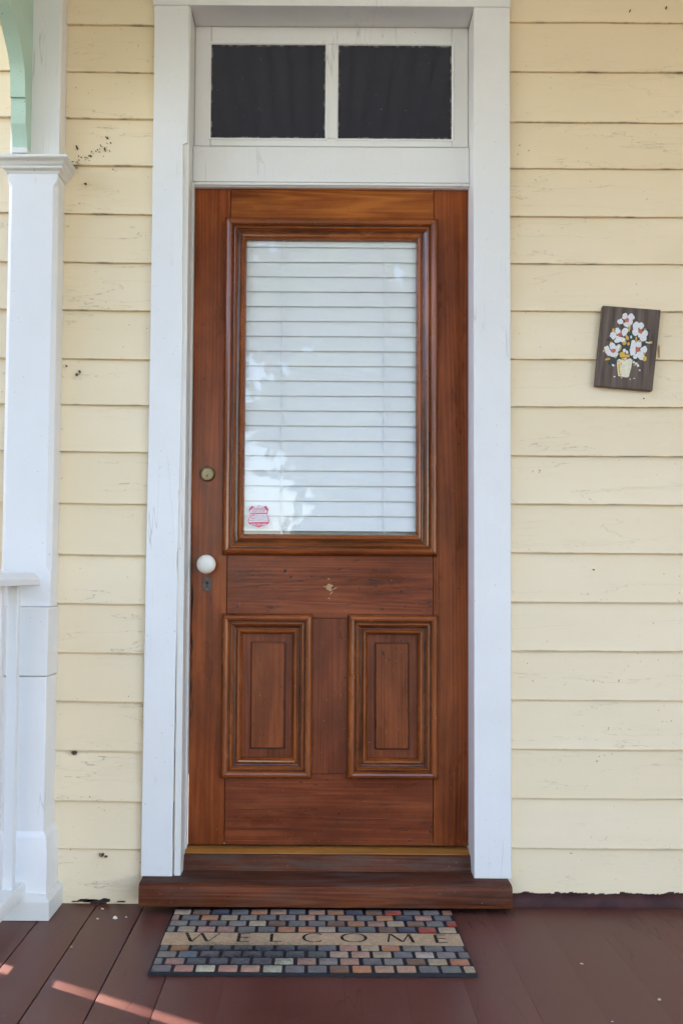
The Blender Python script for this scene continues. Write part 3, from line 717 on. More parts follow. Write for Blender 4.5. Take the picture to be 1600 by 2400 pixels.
mb = MB()
for vx in (649, 882.5):
    cx = X(vx, 880, YBL-.008)
    mb = MB(); mb.box(cx-.0013, cx+.0013, YBL-.0105, YBL-.0086, zg0-.03, zg1+.02); mb.box(cx+.004, cx+.005, YBL-.0098, YBL-.0090, zg0-.03, zg1+.02)
    mb.build('ladder_cord', M['stk_white'], bl_)
mb = MB(); mb.box(x0, x1, YBL+.03, YBL+.034, zg0-.06, zg1+.06); mb.build('backing', M['blind'], bl_)
mb = MB(); mb.box(x0, x1, YBL-.012, YBL+.018, zg1+.012, zg1+.05, 'x'); mb.build('headrail', M['blind'], bl_)

# ------------------------------------------------------------------ security sticker on the glass
YS = YD+.0075
scx, scz = V(594, 1186, YS); S = .037
st = thing('sticker', 'red and white shield sticker in the lower left corner of the door glass', 'sticker', (scx, YS, scz))
def shield(k, y, th, name, m):
    h = [(0, 1.0), (.10, .985), (.22, .93), (.36, .90), (.50, .91), (.66, .985), (.92, .66), (.82, .42), (.80, .20), (.84, 0), (.93, -.20), (1.0, -.42), (.97, -.60), (.84, -.76), (.60, -.88), (.30, -.94), (.12, -.99), (0, -1.04)]
    pts = [(scx+a*S*k, scz+b*S*(1-(1-k)*1.0)) for a, b in h]+[(scx-a*S*k, scz+b*S*(1-(1-k)*1.0)) for a, b in reversed(h[1:-1])]
    mb = MB(); mb.prism(pts[::-1], y-th, y); return mb.build(name, m, st, smooth=0)
shield(1.0, YS, .0002, 'sticker_border', M['stk_white']); sh = shield(.90, YS-.00025, .0002, 'shield', M['red'])
mb = MB(); yq = YS-.0005
def sq(x0, x1, z0, z1): return [(scx+x0*S, scz+z0*S), (scx+x1*S, scz+z0*S), (scx+x1*S, scz+z1*S), (scx+x0*S, scz+z1*S)]
mb.prism([(scx+a*S, scz+b*S) for a, b in [(-.80, -.50), (.80, -.46), (.84, -.38), (.74, -.1), (.68, .2), (-.68, .16), (-.74, -.1), (-.84, -.38)]], yq-.0001, yq)
mb.prism([(scx+a*S, scz+b*S) for a, b in [(-.66, .26), (.66, .30), (.70, .52), (.45, .74), (.1, .84), (-.2, .84), (-.5, .72), (-.72, .46)]], yq-.0001, yq)
mb.build('white_field', M['stk_white'], st, smooth=0)
def text(s, x, z, size, m, parent, y, name='lettering', bold=.0):
    cu = bpy.data.curves.new('lettering', 'FONT'); cu.body = s; cu.size = size; cu.align_x = 'CENTER'; cu.align_y = 'CENTER'; cu.offset = bold; cu.extrude = .00005
    t = bpy.data.objects.new('tmp', cu); COL.objects.link(t)
    dg = bpy.context.evaluated_depsgraph_get(); me = bpy.data.meshes.new_from_object(t.evaluated_get(dg)); bpy.data.objects.remove(t)
    me.materials.clear(); me.materials.append(m)
    o = bpy.data.objects.new(name, me); COL.objects.link(o); o.parent = parent; o.location = Vector((x, y, z))-parent.location; o.rotation_euler = (R_(90), 0, 0)
    return o
ty = YS-.0009
text('WARNING', scx, scz+.62*S, .0115, M['pinkink'], st, ty, bold=.0002); text('SECURITY SYSTEM', scx, scz+.46*S, .0052, M['pinkink'], st, ty); text('INSTALLED BY', scx, scz+.35*S, .0062, M['pinkink'], st, ty)
text('C', scx-.50*S, scz-.06*S, .018, M['red'], st, ty, bold=.0004); text('ENTRAL VIRGINIA', scx+.18*S, scz+.02*S, .0058, M['pinkink'], st, ty); text('Communications', scx+.18*S, scz-.13*S, .0058, M['pinkink'], st, ty)
text('www.CVACM.com', scx, scz-.32*S, .0078, M['pinkink'], st, ty); text('(434) 237-4200', scx, scz-.70*S, .0082, M['stk_white'], st, ty, bold=.0002)

# ------------------------------------------------------------------ porch post beside the wall
xe = X(147, 500, -.012)        # right side of the post
Wd = .146
pp = thing('porch_post', 'white painted porch post against the wall with moulded capital, chamfered shaft and stepped base', 'porch post', (xe-Wd/2, -.05, 0))
def oct_shaft(mb, x0, x1, yf, z0, z1, c, zc0, zc1):
    # square plan that turns into a chamfered one between zc0 and zc1
    lev = [(z0, .0005), (zc0-.02, .0005), (zc0-.012, c*.35), (zc0, c), (zc1, c), (zc1+.012, c*.35), (zc1+.02, .0005), (z1, .0005)]
    i0 = len(mb.v)
    for z, q in lev:
        for p in ((x0, -.002), (x0, yf+q), (x0+q, yf), (x1-q, yf), (x1, yf+q), (x1, -.002)): mb.v.append((p[0], p[1], z))
    for k in range(len(lev)-1):
        for j in range(5):
            q = [i0+k*6+j, i0+k*6+j+1, i0+(k+1)*6+j+1, i0+(k+1)*6+j]; mb.mesh_face(q)
    mb.mesh_face([i0+j for j in range(6)][::-1]); mb.mesh_face([i0+(len(lev)-1)*6+j for j in range(6)])
x0, x1 = xe-Wd, xe
zcap = .973+994/816; zj1 = W(120, 1423, -.12)[1]; zj2 = W(110, 1586, -.12)[1]
mb = MB(); oct_shaft(mb, x0, x1, -.09, zj1+.0006, zcap-.03, .013, W(130, 1330, -.09)[1]+.0, W(130, 436, -.09)[1]); mb.build('shaft', M['white'], pp, smooth=25)
mb = MB(); mb.box(x0+.0, x1-.0, -.075, -.002, zcap-.001, 3.4); mb.build('upper_shaft', M['white'], pp, bevel=.003)
mb = MB(); mb.box(x0-.004, x1+.0035, -.122, -.002, zj2+.0008, zj1-.0006); mb.build('shaft_block', M['white'], pp, bevel=.0035)
def umould(mb, x0, x1, yf, z, prof):   # moulding that wraps round the left, front and right of the post
    off = random.uniform(0, 9)
    rows = []
    for (o_, h) in prof: rows.append([(x0-o_, -.002, z+h), (x0-o_, yf-o_, z+h), (x1+o_, yf-o_, z+h), (x1+o_, -.002, z+h)])
    i0 = len(mb.v)
    for r in rows: mb.v += r
    for k in range(len(rows)-1):
        for j in range(3):
            q = [i0+k*4+j, i0+k*4+j+1, i0+(k+1)*4+j+1, i0+(k+1)*4+j]; mb.mesh_face(q)
    mb.mesh_face([i0, i0+1, i0+2, i0+3][::-1]); e = i0+(len(rows)-1)*4; mb.mesh_face([e, e+1, e+2, e+3])
mb = MB()
umould(mb, x0, x1, -.088, zcap, [(.0, -.045), (.004, -.0445), (.006, -.040), (.008, -.036), (.014, -.034), (.0165, -.030), (.016, -.027), (.019, -.0255), (.021, -.019), (.027, -.012), (.034, -.009), (.036, -.004), (.034, .0), (.0, .002)])
mb.build('capital', M['white_aged'], pp, smooth=50)
zb1 = W(117, 2095, -.135)[1]; zb2 = W(105, 1992, -.13)[1]; zb3 = W(105, 1952, -.12)[1]
mb = MB(); mb.box(x0-.002, x1+.001, -.120, -.002, zb3-.002, zj2-.0008); mb.build('pedestal', M['white'], pp, bevel=.003)
mb = MB(); umould(mb, x0-.002, x1+.001, -.120, zb3, [(0, .004), (.002, .0), (.008, -.010), (.010, -.014), (.011, -.034), (.013, -.040), (.014, zb1-zb3+.001)]); mb.build('base_moulding', M['white'], pp, smooth=35)
mb = MB(); umould(mb, x0, x1, -.135, zb1, [(.015, .001), (.020, -.002), (.031, -.014), (.0315, -.018), (.0315, .0012-zb1)]); mb.build('base_block', M['white_aged'], pp, smooth=35)
# green bracket
XR = -.853; TB = .043
zq = [(1090/3.136, .034), (1000/3.136, .042), (920/3.136, .0555), (900/3.136, .0585), (720/3.136, .0570), (712/3.136, .066), (640/3.136, .068), (520/3.136, .074), (400/3.136, .095), (250/3.136, .140), (100/3.136, .185), (0, .235), (-60, .30), (-110, .38), (-125, .46)]
front = []
for sy, d in zq: front.append((-.075-d, W(60, sy, -.075-d)[1]))
mb = MB(); front = front[:-3]+[(-.38, 2.60), (-.46, 2.68), (-.53, 2.74), (-.54, 2.90)]
poly = front+[(-.075, front[-1][1]), (-.075, front[0][1])]
i0 = 0; n_ = len(poly)
mb.v = [(XR-TB, y, z) for y, z in poly]+[(XR, y, z) for y, z in poly]
mb.v = []
for (y, z) in front:
    mb.v += [(XR-TB, -.0755, z), (XR-TB, y, z), (XR, y, z), (XR, -.0755, z)]
for k in range(len(front)-1):
    for j in range(3): mb.mesh_face([k*4+j, k*4+j+1, k*4+4+j+1, k*4+4+j])
mb.mesh_face([0, 3, 2, 1]); e = (len(front)-1)*4; mb.mesh_face([e, e+1, e+2, e+3])
o = mb.build('bracket', M['green'], pp, smooth=30); o['label'] = 'mint green scroll cut bracket'
mb = MB(); mb.box(XR-TB-.002, XR+.002, -.118, -.077, front[0][1]-.017, front[0][1]-.0005); mb.build('bracket_block', M['white'], pp, bevel=.003)

# ------------------------------------------------------------------ porch railing running out from the post
cxr = xe-Wd/2+.003
rl = thing('porch_railing', 'white porch railing with square balusters running out from the post', 'railing', (cxr, -1.2, 0))
ztp = W(80, 1342, -.15)[1]
L0, L1 = -.124, -2.45
def along(mb, prof):          # profile (x offset, z), extruded along y
    i0 = len(mb.v); P = len(prof)
    for y in (L0, L1):
        for a, z in prof: mb.v.append((cxr+a, y, z))
    for j in range(P): mb.mesh_face([i0+j, i0+P+j, i0+P+(j+1) % P, i0+(j+1) % P])
    mb.mesh_face([i0+j for j in range(P)][::-1]); mb.mesh_face([i0+P+j for j in range(P)])
mb = MB(); along(mb, [(-.050, ztp-.036), (.050, ztp-.036), (.050, ztp-.0185), (.034, ztp-.0005), (0, ztp+.003), (-.034, ztp-.0005), (-.050, ztp-.0185)]); mb.build('top_rail', M['white'], rl, bevel=.002)
zbt = W(60, 2064, -.13)[1]
mb = MB(); along(mb, [(-.027, zbt-.040), (.027, zbt-.040), (.027, zbt-.010), (.021, zbt-.001), (-.021, zbt-.001), (-.027, zbt-.010)]); mb.build('bottom_rail', M['white_aged'], rl, bevel=.002)
mb = MB(); mb.box(-.0145, .0145, -.0145, .0145, zbt-.001, ztp-.036); bo = mb.build('baluster', M['white'], None, bevel=.002)
y = -.205; first = True
while y > L1+.05:
    o = bo if first else bo.copy()
    if not first: COL.objects.link(o)
    first = False; o.parent = rl; o.location = (0, y+1.2, 0); y -= .142
mb = MB(); mb.box(-.073, .073, -.073, .073, -.6, 3.2); mb.box(-.085, .085, -.085, .085, 0.001, .10)
o = mb.build('corner_post', M['white'], None, bevel=.004); o.location = (cxr, -2.53, 0); tag(o, 'plain white corner post at the outer end of the porch railing', 'post')

# ------------------------------------------------------------------ painted plaque on the wall
YP = -.030
C4 = [W(1411.4, 715.4, YP), W(1548.2, 726, YP), W(1528.3, 916.8, YP), W(1392.3, 905, YP)]
pl = thing('painted_plaque', 'tilted brown wooden plaque on yellow siding, painted with white flowers in a vase', 'plaque', (sum(c[0] for c in C4)/4, YP, sum(c[1] for c in C4)/4))
mb = MB(); i0 = 0
poly = [C4[3], C4[2], C4[1], C4[0]]
mb.prism(poly, YP, -.0135); 
ux = Vector((C4[1][0]-C4[0][0], C4[1][1]-C4[0][1])).normalized()
mb.uv = [[(mb.v[k][0]*-ux.y*-1*0+ (mb.v[k][2]*ux.x-mb.v[k][0]*ux.y), mb.v[k][0]*ux.x+mb.v[k][2]*ux.y+mb.v[k][1]) for k in f] for f in mb.f]
mb.build('board', M['plaque'], pl, bevel=.0035)
def PZ(zx, zy): return W(1350+zx/6.272, 680+zy/6.272, YP)
def strokes(name, lst, m, h=.0010, lab=None, seed=0):
    mb = MB()
    for k, (zx, zy, rx, rz, an) in enumerate(lst):
        cx, cz = PZ(zx, zy); blob(mb, cx, cz, rx*.000204, rz*.000204, YP+.0003, h+.00007*k+(seed % 97)*.000005, seed+k*1.3, 14, .28, R_(-an))
    o = mb.build(name, M[m], pl, smooth=40)
    if lab: o['label'] = lab
    return o
r3 = random.Random(5)
lv = [(770, 650, 45, 110, 0), (810, 760, 80, 60, 20), (720, 850, 90, 60, -20), (620, 950, 60, 90, 20), (540, 1030, 70, 60, 0), (880, 700, 60, 70, 30), (960, 790, 80, 40, -10), (830, 930, 60, 90, 0), (600, 790, 80, 30, 10), (1040, 590, 45, 18, 20), (1040, 700, 22, 60, 0), (470, 730, 25, 25, 0), (500, 1080, 40, 25, 20), (680, 780, 40, 60, 10), (880, 1020, 35, 40, 0)]
strokes('painted_leaves', lv, 'leafpaint', .0006, seed=1)
yl = [(775, 560, 14, 60, 10), (540, 590, 18, 25, 0), (740, 700, 20, 40, -20), (875, 720, 12, 40, 0), (700, 770, 28, 40, 0), (760, 790, 18, 22, 0), (640, 860, 14, 40, 20), (400, 895, 14, 18, 0), (455, 1015, 40, 14, -15), (670, 950, 45, 40, 0), (740, 970, 45, 22, 0), (700, 1010, 45, 18, 0), (610, 1050, 18, 12, 0), (1000, 1010, 30, 32, 0), (930, 755, 22, 14, 0), (570, 990, 14, 14, 0), (1000, 575, 18, 8, 0), (1095, 770, 16, 18, 0), (850, 1105, 14, 10, 0), (510, 770, 20, 8, 0), (985, 945, 16, 12, 0)]
strokes('painted_blossom_sprigs', yl, 'yellow', .0012, seed=50)
vs = MB(); pts = [PZ(a, b) for a, b in ((590, 1040), (620, 1010), (700, 1035), (790, 1000), (822, 1030), (800, 1150), (765, 1275), (730, 1285), (610, 1262), (600, 1180))]
vs.prism(pts[::-1], YP-.0012, YP+.0003); vs.build('painted_vase', M['vase'], pl, bevel=.0008)
strokes('vase_highlight', [(625, 1150, 14, 95, -3), (650, 1080, 10, 30, 0), (640, 1240, 20, 12, 0)], 'yellow', .0016, seed=70)
fl = [((735, 445), [(708, 385, 38, 42, 20), (800, 390, 40, 42, -30), (640, 465, 40, 36, 0), (735, 505, 45, 38, 0), (790, 470, 32, 38, 0)]),
      ((935, 615), [(875, 530, 42, 55, 15), (948, 525, 32, 48, -5), (868, 620, 40, 50, 0), (1005, 640, 36, 40, 0), (975, 700, 42, 52, -25), (925, 665, 30, 30, 0)]),
      ((633, 662), [(605, 605, 34, 46, -25), (705, 610, 38, 52, 25), (537, 670, 40, 50, -10), (610, 700, 30, 28, 0), (668, 730, 42, 32, 15), (590, 750, 40, 25, 0)]),
      ((530, 895), [(527, 830, 38, 52, -10), (612, 850, 32, 55, 30), (450, 880, 34, 62, -20), (480, 930, 40, 35, 0), (545, 945, 55, 35, 0)]),
      ((892, 885), [(830, 830, 38, 82, 5), (912, 800, 36, 50, -5), (985, 875, 45, 48, 40), (820, 900, 40, 55, 0), (940, 960, 45, 60, -35), (862, 975, 28, 32, 0)])]
for k, (c, pet) in enumerate(fl):
    pet = [(a_, b_, c_*1.14, d_*1.14, e_) for a_, b_, c_, d_, e_ in pet]
    o = strokes('painted_flower', pet, 'petal', .0016, seed=100+k*11)
    q = strokes('flower_centre', [(c[0], c[1], 32, 28, 30), (c[0]+10, c[1]-15, 14, 20, 0)], 'orange', .0024, seed=200+k); q.parent = o; q.location = (0, 0, 0)
dots = [(700, 890, 22, 30, 20), (740, 910, 18, 26, -20), (800, 690, 14, 22, 0), (1030, 770, 22, 12, 10), (1065, 775, 16, 12, 0), (840, 1060, 16, 16, 0), (870, 1080, 18, 16, 0), (900, 1110, 18, 20, 0), (925, 1178, 12, 12, 0), (535, 1105, 22, 14, 30), (555, 1272, 16, 9, 0), (660, 1290, 10, 5, 0), (785, 1310, 6, 12, 0), (845, 1298, 14, 7, 0), (880, 1080, 12, 14, 0), (710, 1010, 14, 12, 0)]
strokes('paint_dabs', dots, 'petal', .0014, seed=300)
# rust drip on the siding beside it belongs to the wall
mb = MB(); cx, cz = W(1543, 822, -.014); blob(mb, cx, cz, .0022, .017, -.006, .0085, 4, 14, .3); cx, cz = W(1543, 836, -.014); blob(mb, cx, cz, .0025, .0025, -.006, .0095, 4, 10, .3)
mb.build('rust_drip', flat('rust_stain', (.42, .27, .09), .7), hw, smooth=0)

# ------------------------------------------------------------------ welcome mat
mt = thing('welcome_mat', 'rectangular doormat printed with small coloured bricks and the word WELCOME lying before the sill', 'doormat', (0, -.33, 0))
mx0, mx1, my0, my1 = -.399, .393, -.557, -.112
def mz(x, y):    # gentle curl of the mat
    return .0085+.0018*wob(x, y*2, 3)+.003*max(0, (-.50-y)/.05)*max(0, wob(x, 1, 2.3))
MR = R_(.25)
def mxy(x, y):
    return (x*math.cos(MR)-(y+.33)*math.sin(MR), -.33+x*math.sin(MR)+(y+.33)*math.cos(MR))
mb = MB(); nx, ny = 60, 24
for k in range(ny+1):
    for j in range(nx+1):
        x = mx0+(mx1-mx0)*j/nx; y = my0+(my1-my0)*k/ny; xx, yy = mxy(x, y); mb.v.append((xx, yy, mz(x, y)))
for k in range(ny):
    for j in range(nx):
        q = k*(nx+1)+j; mb.mesh_face([q, q+1, q+nx+2, q+nx+1])
def skirt(idx):
    i0 = len(mb.v)
    for a in idx: p = mb.v[a]; mb.v.append((p[0], p[1], .0008))
    for k in range(len(idx)-1): mb.mesh_face([idx[k+1], idx[k], i0+k, i0+k+1])
skirt([j for j in range(nx+1)]); skirt([nx+k*(nx+1) for k in range(ny+1)]); skirt([k*(nx+1) for k in range(ny, -1, -1)])
mb.build('mat_base', M['rubber'], mt, smooth=40)
PAL = {'T': (.52, .39, .24), 'N': (.22, .115, .06), 'V': (.065, .068, .085), 'B': (.18, .165, .15), 'O': (.52, .23, .10), 'P': (.50, .28, .18), 'R': (.45, .075, .035), 'G': (.29, .255, .205), 'D': (.125, .115, .105), 'C': (.60, .52, .38), 'Q': (.19, .21, .23)}
rows = [(-.533, 'BPCPPCBBNOPPBBT', 0), (-.487, 'gPDDDDCPGPBGNTOp', 1), (-.441, 'GQDDDDDDTPTBCGB', 0), (-.396, 'bODDDDDDBPTOGBBo', 1),
        (-.262, 'gTPPBBOOTBBNVRTo', 1), (-.216, 'GBBGTNBBNOPTNBR', 0), (-.170, 'pBOTGBGPGPBOVPBt', 1), (-.124, 'TNVBOPBPOVNRBGO', 0)]
def rrect(x0, x1, y0, y1, r, seg=3):
    pts = []
    for cx, cy, a0 in ((x1-r, y0+r, -90), (x1-r, y1-r, 0), (x0+r, y1-r, 90), (x0+r, y0+r, 180)):
        for k in range(seg+1):
            a = R_(a0+90*k/seg); pts.append((cx+r*math.cos(a), cy+r*math.sin(a)))
    return pts
mb = MB(); cols = []; soots = []
def soot_at(x, y):
    s = math.exp(-(((x+.15)/.19)**2+((y+.435)/.068)**2)**1.5)*1.3+.10
    s += .5*math.exp(-(((x+.27)/.03)**2+((y+.375)/.02)**2))+.9*math.exp(-(((x+.175)/.010)**2+((y+.327)/.012)**2))
    return min(1, s*(.7+.5*wob(x*30, y*20, 1)))
def pad(pts, h, col, inset=.0012):
    cxx = sum(p[0] for p in pts)/len(pts); cyy = sum(p[1] for p in pts)/len(pts)
    i0 = len(mb.v); n_ = len(pts)
    lay = [(0, .0), (0, h*.6), (inset, h)]
    for ins, hh in lay:
        for (x, y) in pts:
            d = math.hypot(x-cxx, y-cyy); f = 1-ins/max(d, .001); x2, y2 = cxx+(x-cxx)*f, cyy+(y-cyy)*f
            xx, yy = mxy(x2, y2); mb.v.append((xx, yy, mz(x2, y2)+hh)); cols.append(col); soots.append(soot_at(x2, y2)+(.25 if hh == 0 else 0))
    for l in range(2):
        for k in range(n_): mb.mesh_face([i0+l*n_+k, i0+l*n_+(k+1) % n_, i0+(l+1)*n_+(k+1) % n_, i0+(l+1)*n_+k])
    xx, yy = mxy(cxx, cyy); mb.v.append((xx, yy, mz(cxx, cyy)+h)); cols.append(col); soots.append(soot_at(cxx, cyy)); cc_ = len(mb.v)-1
    for k in range(n_): mb.mesh_face([i0+2*n_+k, i0+2*n_+(k+1) % n_, cc_])
PX = .0542
for (y, s, half) in rows:
    x = mx0+.006
    for k, ch in enumerate(s):
        full = ch.isupper(); w_ = (PX-.009) if full else (.0178 if k == 0 else .020)
        if half and k == len(s)-1: w_ = min(w_, mx1-.002-x)
        w2 = min(w_, mx1-.002-x)
        b = PAL[ch.upper()]; j_ = random.uniform(.85, 1.15); hgt = .0365
        jx = random.uniform(-.0011, .0011)
        if w2 > .006: pad(rrect(x+jx, x+jx+w2, y-hgt/2, y+hgt/2, .0034), .0024, tuple(c*j_*random.uniform(.94, 1.06) for c in b))
        x += w_+.009
mb.build('brick_print', M['pile'], mt, smooth=50, attrs={'soot': soots}, cols=cols)
mb = MB(); cols = []; soots = []; nx, ny = 90, 9
segs = [(-.392, -.19, (.44, .33, .205)), (-.19, .02, (.40, .28, .165)), (.02, .24, (.43, .30, .18)), (.24, .389, (.46, .32, .19))]
for k in range(ny+1):
    for j in range(nx+1):
        x = mx0+.003+(mx1-mx0-.006)*j/nx; y = -.374+.089*k/ny
        y += .0012*wob(x, k, 20)*(k in (0, ny)); xx, yy = mxy(x, y); edge_ = k in (0, ny) or j in (0, nx)
        mb.v.append((xx, yy, mz(x, y)+(.0002 if edge_ else .0024)))
        t_ = .5+.5*wob(x*6, 1, 1); cols.append((.66-.09*t_, .45-.07*t_, .235-.03*t_)); soots.append(soot_at(x, y))
for k in range(ny):
    for j in range(nx):
        q = k*(nx+1)+j; mb.mesh_face([q, q+1, q+nx+2, q+nx+1])
mb.build('cream_band', M['pile'], mt, smooth=50, attrs={'soot': soots}, cols=cols)
mb = MB()
def mp(sx, sy): return FL(sx, sy, .009)
def quad_(pts):
    i0 = len(mb.v)
    for (x, y) in pts: mb.v.append((x, y, mz(x, y)+.0035))
    mb.mesh_face(range(i0, i0+len(pts)))
def stroke(x0, y0, x1, y1, w0):   # slanted stroke of horizontal width w0
    quad_([(x0, y0), (x0+w0, y0), (x1+w0, y1), (x1, y1)] if y1 > y0 else [(x1, y1), (x1+w0, y1), (x0+w0, y0), (x0, y0)])
yb, yt = -.359, -.299
tk, tn = .0085, .003
def LX(sx): return mp(sx, 2198)[0]
a, b = LX(431), LX(512); m1 = a+(b-a)*.20; m2 = a+(b-a)*.48; m3 = a+(b-a)*.66
stroke(m1, yb, a, yt, tk); stroke(m1+.004, yb, m2, yt, tn); stroke(m3, yb, m2-.004, yt, tk); stroke(m3+.005, yb, b, yt, tn)
for (sx0, sx1) in ((556, 586), (1016, 1045)):
    a, b = LX(sx0), LX(sx1); stroke(a, yb, a, yt, tk)
    for (y, k_) in ((yb, 1), (yt-.004, 1), ((yb+yt)/2, .9)): quad_([(a+tk, y), (a+(b-a)*k_, y), (a+(b-a)*k_, y+.004), (a+tk, y+.004)])
a, b = LX(633), LX(661); stroke(a, yb, a, yt, tk); quad_([(a+tk, yb), (b, yb), (b, yb+.004), (a+tk, yb+.004)])
def arc(cx, cy, rx, ry, a0, a1, thick=.008, thin=.0028):
    n_ = 40; P_ = []
    for k in range(n_+1):
        t = R_(a0+(a1-a0)*k/n_); w_ = thin+(thick-thin)*abs(math.cos(t))**1.5
        P_.append(((cx+rx*math.cos(t), cy+ry*math.sin(t)), (cx+(rx-w_)*math.cos(t), cy+(ry-w_*.9)*math.sin(t))))
    for k in range(n_): quad_([P_[k][0], P_[k+1][0], P_[k+1][1], P_[k][1]])
a, b = LX(708), LX(764); arc((a+b)/2, -.329, (b-a)/2, .032, 48, 312)
a, b = LX(797), LX(860); arc((a+b)/2, -.329, (b-a)/2, .032, 0, 360)
a, b = LX(905), LX(969); w_ = b-a
stroke(a, yb, a+w_*.10, yt, tn+.001); stroke(a+w_*.50, yb+.004, a+w_*.10, yt, tk); stroke(a+w_*.50+.003, yb+.004, a+w_*.80, yt, tn+.001); stroke(b-tk, yb, a+w_*.78, yt, tk)
mb.build('lettering', M['ink'], mt, smooth=0)
mt.location.y += .017

# ------------------------------------------------------------------ litter on the boards
def chip(sx, sy, r, m, label, cat='debris', h=.004, rot=0, ell=.6):
    x, y = FL(sx, sy, .001); mb = MB(); n_ = 9; i0 = 0
    top = []
    for k in range(n_):
        a = 2*math.pi*k/n_; rr_ = r*(1+.35*mnoise.noise(Vector((math.cos(a)+sx, math.sin(a), sy*.1))))
        top.append((rr_*math.cos(a), rr_*ell*math.sin(a)))
    for z, s in ((.0006, 1), (h*.5, 1.02), (h, .45)):
        for (px_, py_) in top: mb.v.append((x+px_*s*math.cos(rot)-py_*s*math.sin(rot), y+px_*s*math.sin(rot)+py_*s*math.cos(rot), z))
    for l in range(2):
        for k in range(n_): mb.mesh_face([l*n_+k, l*n_+(k+1) % n_, (l+1)*n_+(k+1) % n_, (l+1)*n_+k])
    mb.mesh_face([2*n_+k for k in range(n_)])
    o = mb.build('debris_chip', M[m], None, smooth=30, loc=(x, y, 0)); tag(o, label, cat, 'bits of litter on the porch boards')
chip(270, 2153, .006, 'vase', 'largest cream chip of litter on the boards left of the doormat', h=.008)
chip(229, 2154, .0045, 'chip', 'flat tan crumb left of the largest cream chip')
chip(240, 2131, .005, 'chip', 'tan crumb of litter right under the lowest yellow board', h=.005)
chip(296, 2150, .003, 'chip', 'small tan crumb just right of the largest cream chip')
chip(1544, 2344, .0042, 'chip', 'curled yellowish leaf scrap on bare boards at the right edge', ell=.35, h=.005)
chip(1362, 2259, .0048, 'vase', 'thin pale twig scrap on bare boards right of the doormat', ell=.2, rot=-.5, h=.003)
chip(1434, 2394, .003, 'stk_white', 'white paint flake on the boards at the bottom edge', ell=.5, h=.0015)
chip(168, 2220, .0028, 'chip', 'tiny tan crumb on the boards in front of the post base')

# ------------------------------------------------------------------ added unseen light screens; trees in the yard (seen in the glass)
mb = MB(); x = -1.535
fe = thing('added_sun_screen', 'added unseen board screen left of the porch that narrows the sun to a streak', 'unseen_board', (-3, .05, -.6))
mb.box(-4.6, -1.696, .035, .06, -.6, 2.9, 'z'); mb.build('screen_board', M['unseen_board'], fe)  # unseen screen, added to narrow the sun to a floor streak
hd = thing('added_hedge', 'added unseen evergreen foliage beside the porch that dims light from the left', 'added_hedge', (-2.6, -2, -.6))  # foliage added out of view to dim the light from the left
lf = MB(); rh = random.Random(3)
for k in range(7500):
    p = Vector((rh.uniform(-3.3, -1.95), rh.uniform(-4.2, -.5), rh.uniform(-.6, 2.3)))
    a = Vector((rh.gauss(0, 1), rh.gauss(0, 1), rh.gauss(0, 1))).normalized()*rh.uniform(.05, .09); b = a.orthogonal().normalized()*a.length*.6
    lf.face([p-a, p+b, p+a, p-b])
lf.build('foliage', M['leaf'], hd, smooth=0)
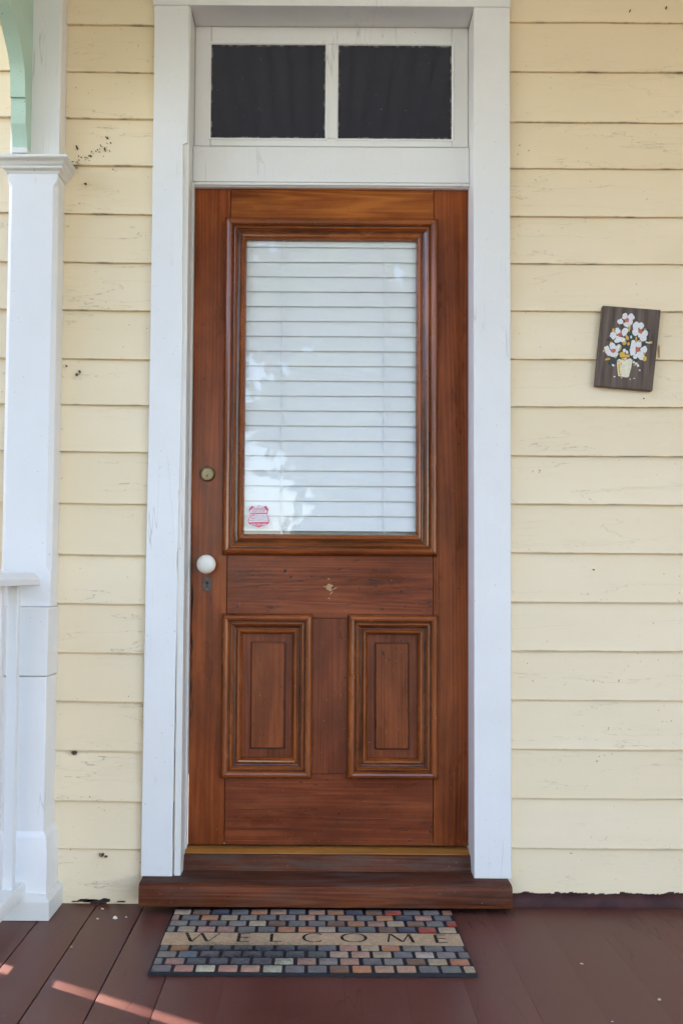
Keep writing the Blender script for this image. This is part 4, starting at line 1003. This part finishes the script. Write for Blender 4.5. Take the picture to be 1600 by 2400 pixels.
def tree(x, y, h, cr, seed, label, nl=3600):
    r = random.Random(seed); t = thing('shade_tree', label, 'tree', (x, y, -.6), 'trees across the yard')
    mb = MB()
    def limb(p, q, r0, r1, seg=8, n_=5):
        i0 = len(mb.v); P = Vector(p); Q = Vector(q); d = (Q-P).normalized(); u = d.orthogonal().normalized(); v_ = d.cross(u)
        for k in range(n_+1):
            c = P.lerp(Q, k/n_)+Vector((r.gauss(0, .03), r.gauss(0, .03), 0))*(0 < k < n_); rr_ = r0+(r1-r0)*k/n_
            for j in range(seg): a = 2*math.pi*j/seg; mb.v.append(tuple(c+u*rr_*math.cos(a)+v_*rr_*math.sin(a)))
        for k in range(n_):
            for j in range(seg): mb.mesh_face([i0+k*seg+j, i0+k*seg+(j+1) % seg, i0+(k+1)*seg+(j+1) % seg, i0+(k+1)*seg+j])
    limb((x, y, -.65), (x, y, h*.45), .24, .16)
    tips = []
    for k in range(11):
        a = r.uniform(0, 6.28); q = (x+math.cos(a)*cr*r.uniform(.4, .9), y+math.sin(a)*cr*r.uniform(.4, .9), h*r.uniform(.45, .95)); limb((x, y, h*r.uniform(.22, .45)), q, .09, .02, 6, 4); tips.append(q)
    mb.build('trunk', M['bark'], t, smooth=60)
    lf = MB(); cl = [(Vector(q)+Vector((r.gauss(0, .4), r.gauss(0, .4), r.gauss(0, .4))), r.uniform(.5, 1.1)) for q in tips for _ in range(4)]
    for k in range(nl):
        c, s = r.choice(cl); p = c+Vector((r.gauss(0, s*.5), r.gauss(0, s*.5), r.gauss(0, s*.4)))
        a = Vector((r.gauss(0, 1), r.gauss(0, 1), r.gauss(0, 1))).normalized()*r.uniform(.08, .15); b = a.orthogonal().normalized()*a.length*.6
        lf.face([p-a, p+b, p+a, p-b])
    lf.build('crown', M['leaf'], t, smooth=0)
for k, (x, y, h, cr, lb) in enumerate(((7.5, -15, 8.5, 3.2, 'broad tree across the yard to the right'), (-6.5, -19, 8.0, 2.8, 'tall tree across the yard to the left'),
        (13, -17, 8, 3.5, 'broad tree at the far right of the yard'), (-12, -16, 9, 3.6, 'broad tree at the far left of the yard'))):
    tree(x, y, h, cr, k+1, lb)
def full_tree(x, y, cz, rx, rz, seed, label, nl=8500):
    r = random.Random(seed); t = thing('shade_tree', label, 'tree', (x, y, -.6), 'trees across the yard')
    mb = MB(); i0 = 0
    for z, q in ((-.65, .34), (0, .24), (cz*.5, .2), (cz, .15), (cz+rz*.5, .06)):
        for j in range(9): mb.v.append((x+q*math.cos(j*.698)+.1*math.sin(z), y+q*math.sin(j*.698), z))
    for k in range(4):
        for j in range(9): mb.mesh_face([k*9+j, k*9+(j+1) % 9, (k+1)*9+(j+1) % 9, (k+1)*9+j])
    mb.build('trunk', M['bark'], t, smooth=60)
    lf = MB(); cl = []
    for k in range(150):
        d = Vector((r.gauss(0, 1), r.gauss(0, 1), r.gauss(0, 1))).normalized()*(r.random()**.45)
        cl.append(Vector((x+d.x*rx, y+d.y*rx, cz+d.z*rz)))
    for k in range(nl):
        c = r.choice(cl); p = c+Vector((r.gauss(0, .26), r.gauss(0, .26), r.gauss(0, .22)))
        a = Vector((r.gauss(0, 1), r.gauss(0, 1), r.gauss(0, 1))).normalized()*r.uniform(.13, .22); b = a.orthogonal().normalized()*a.length*.6
        lf.face([p-a, p+b, p+a, p-b])
    lf.build('crown', M['leaf'], t, smooth=0)
full_tree(1.55, -13, 3.9, 2.6, 3.6, 21, 'dense full tree straight across the yard', 11000)
full_tree(-2.7, -14.5, 6.75, 2.9, 2.75, 22, 'dense tree with a high crown left of the yard middle')
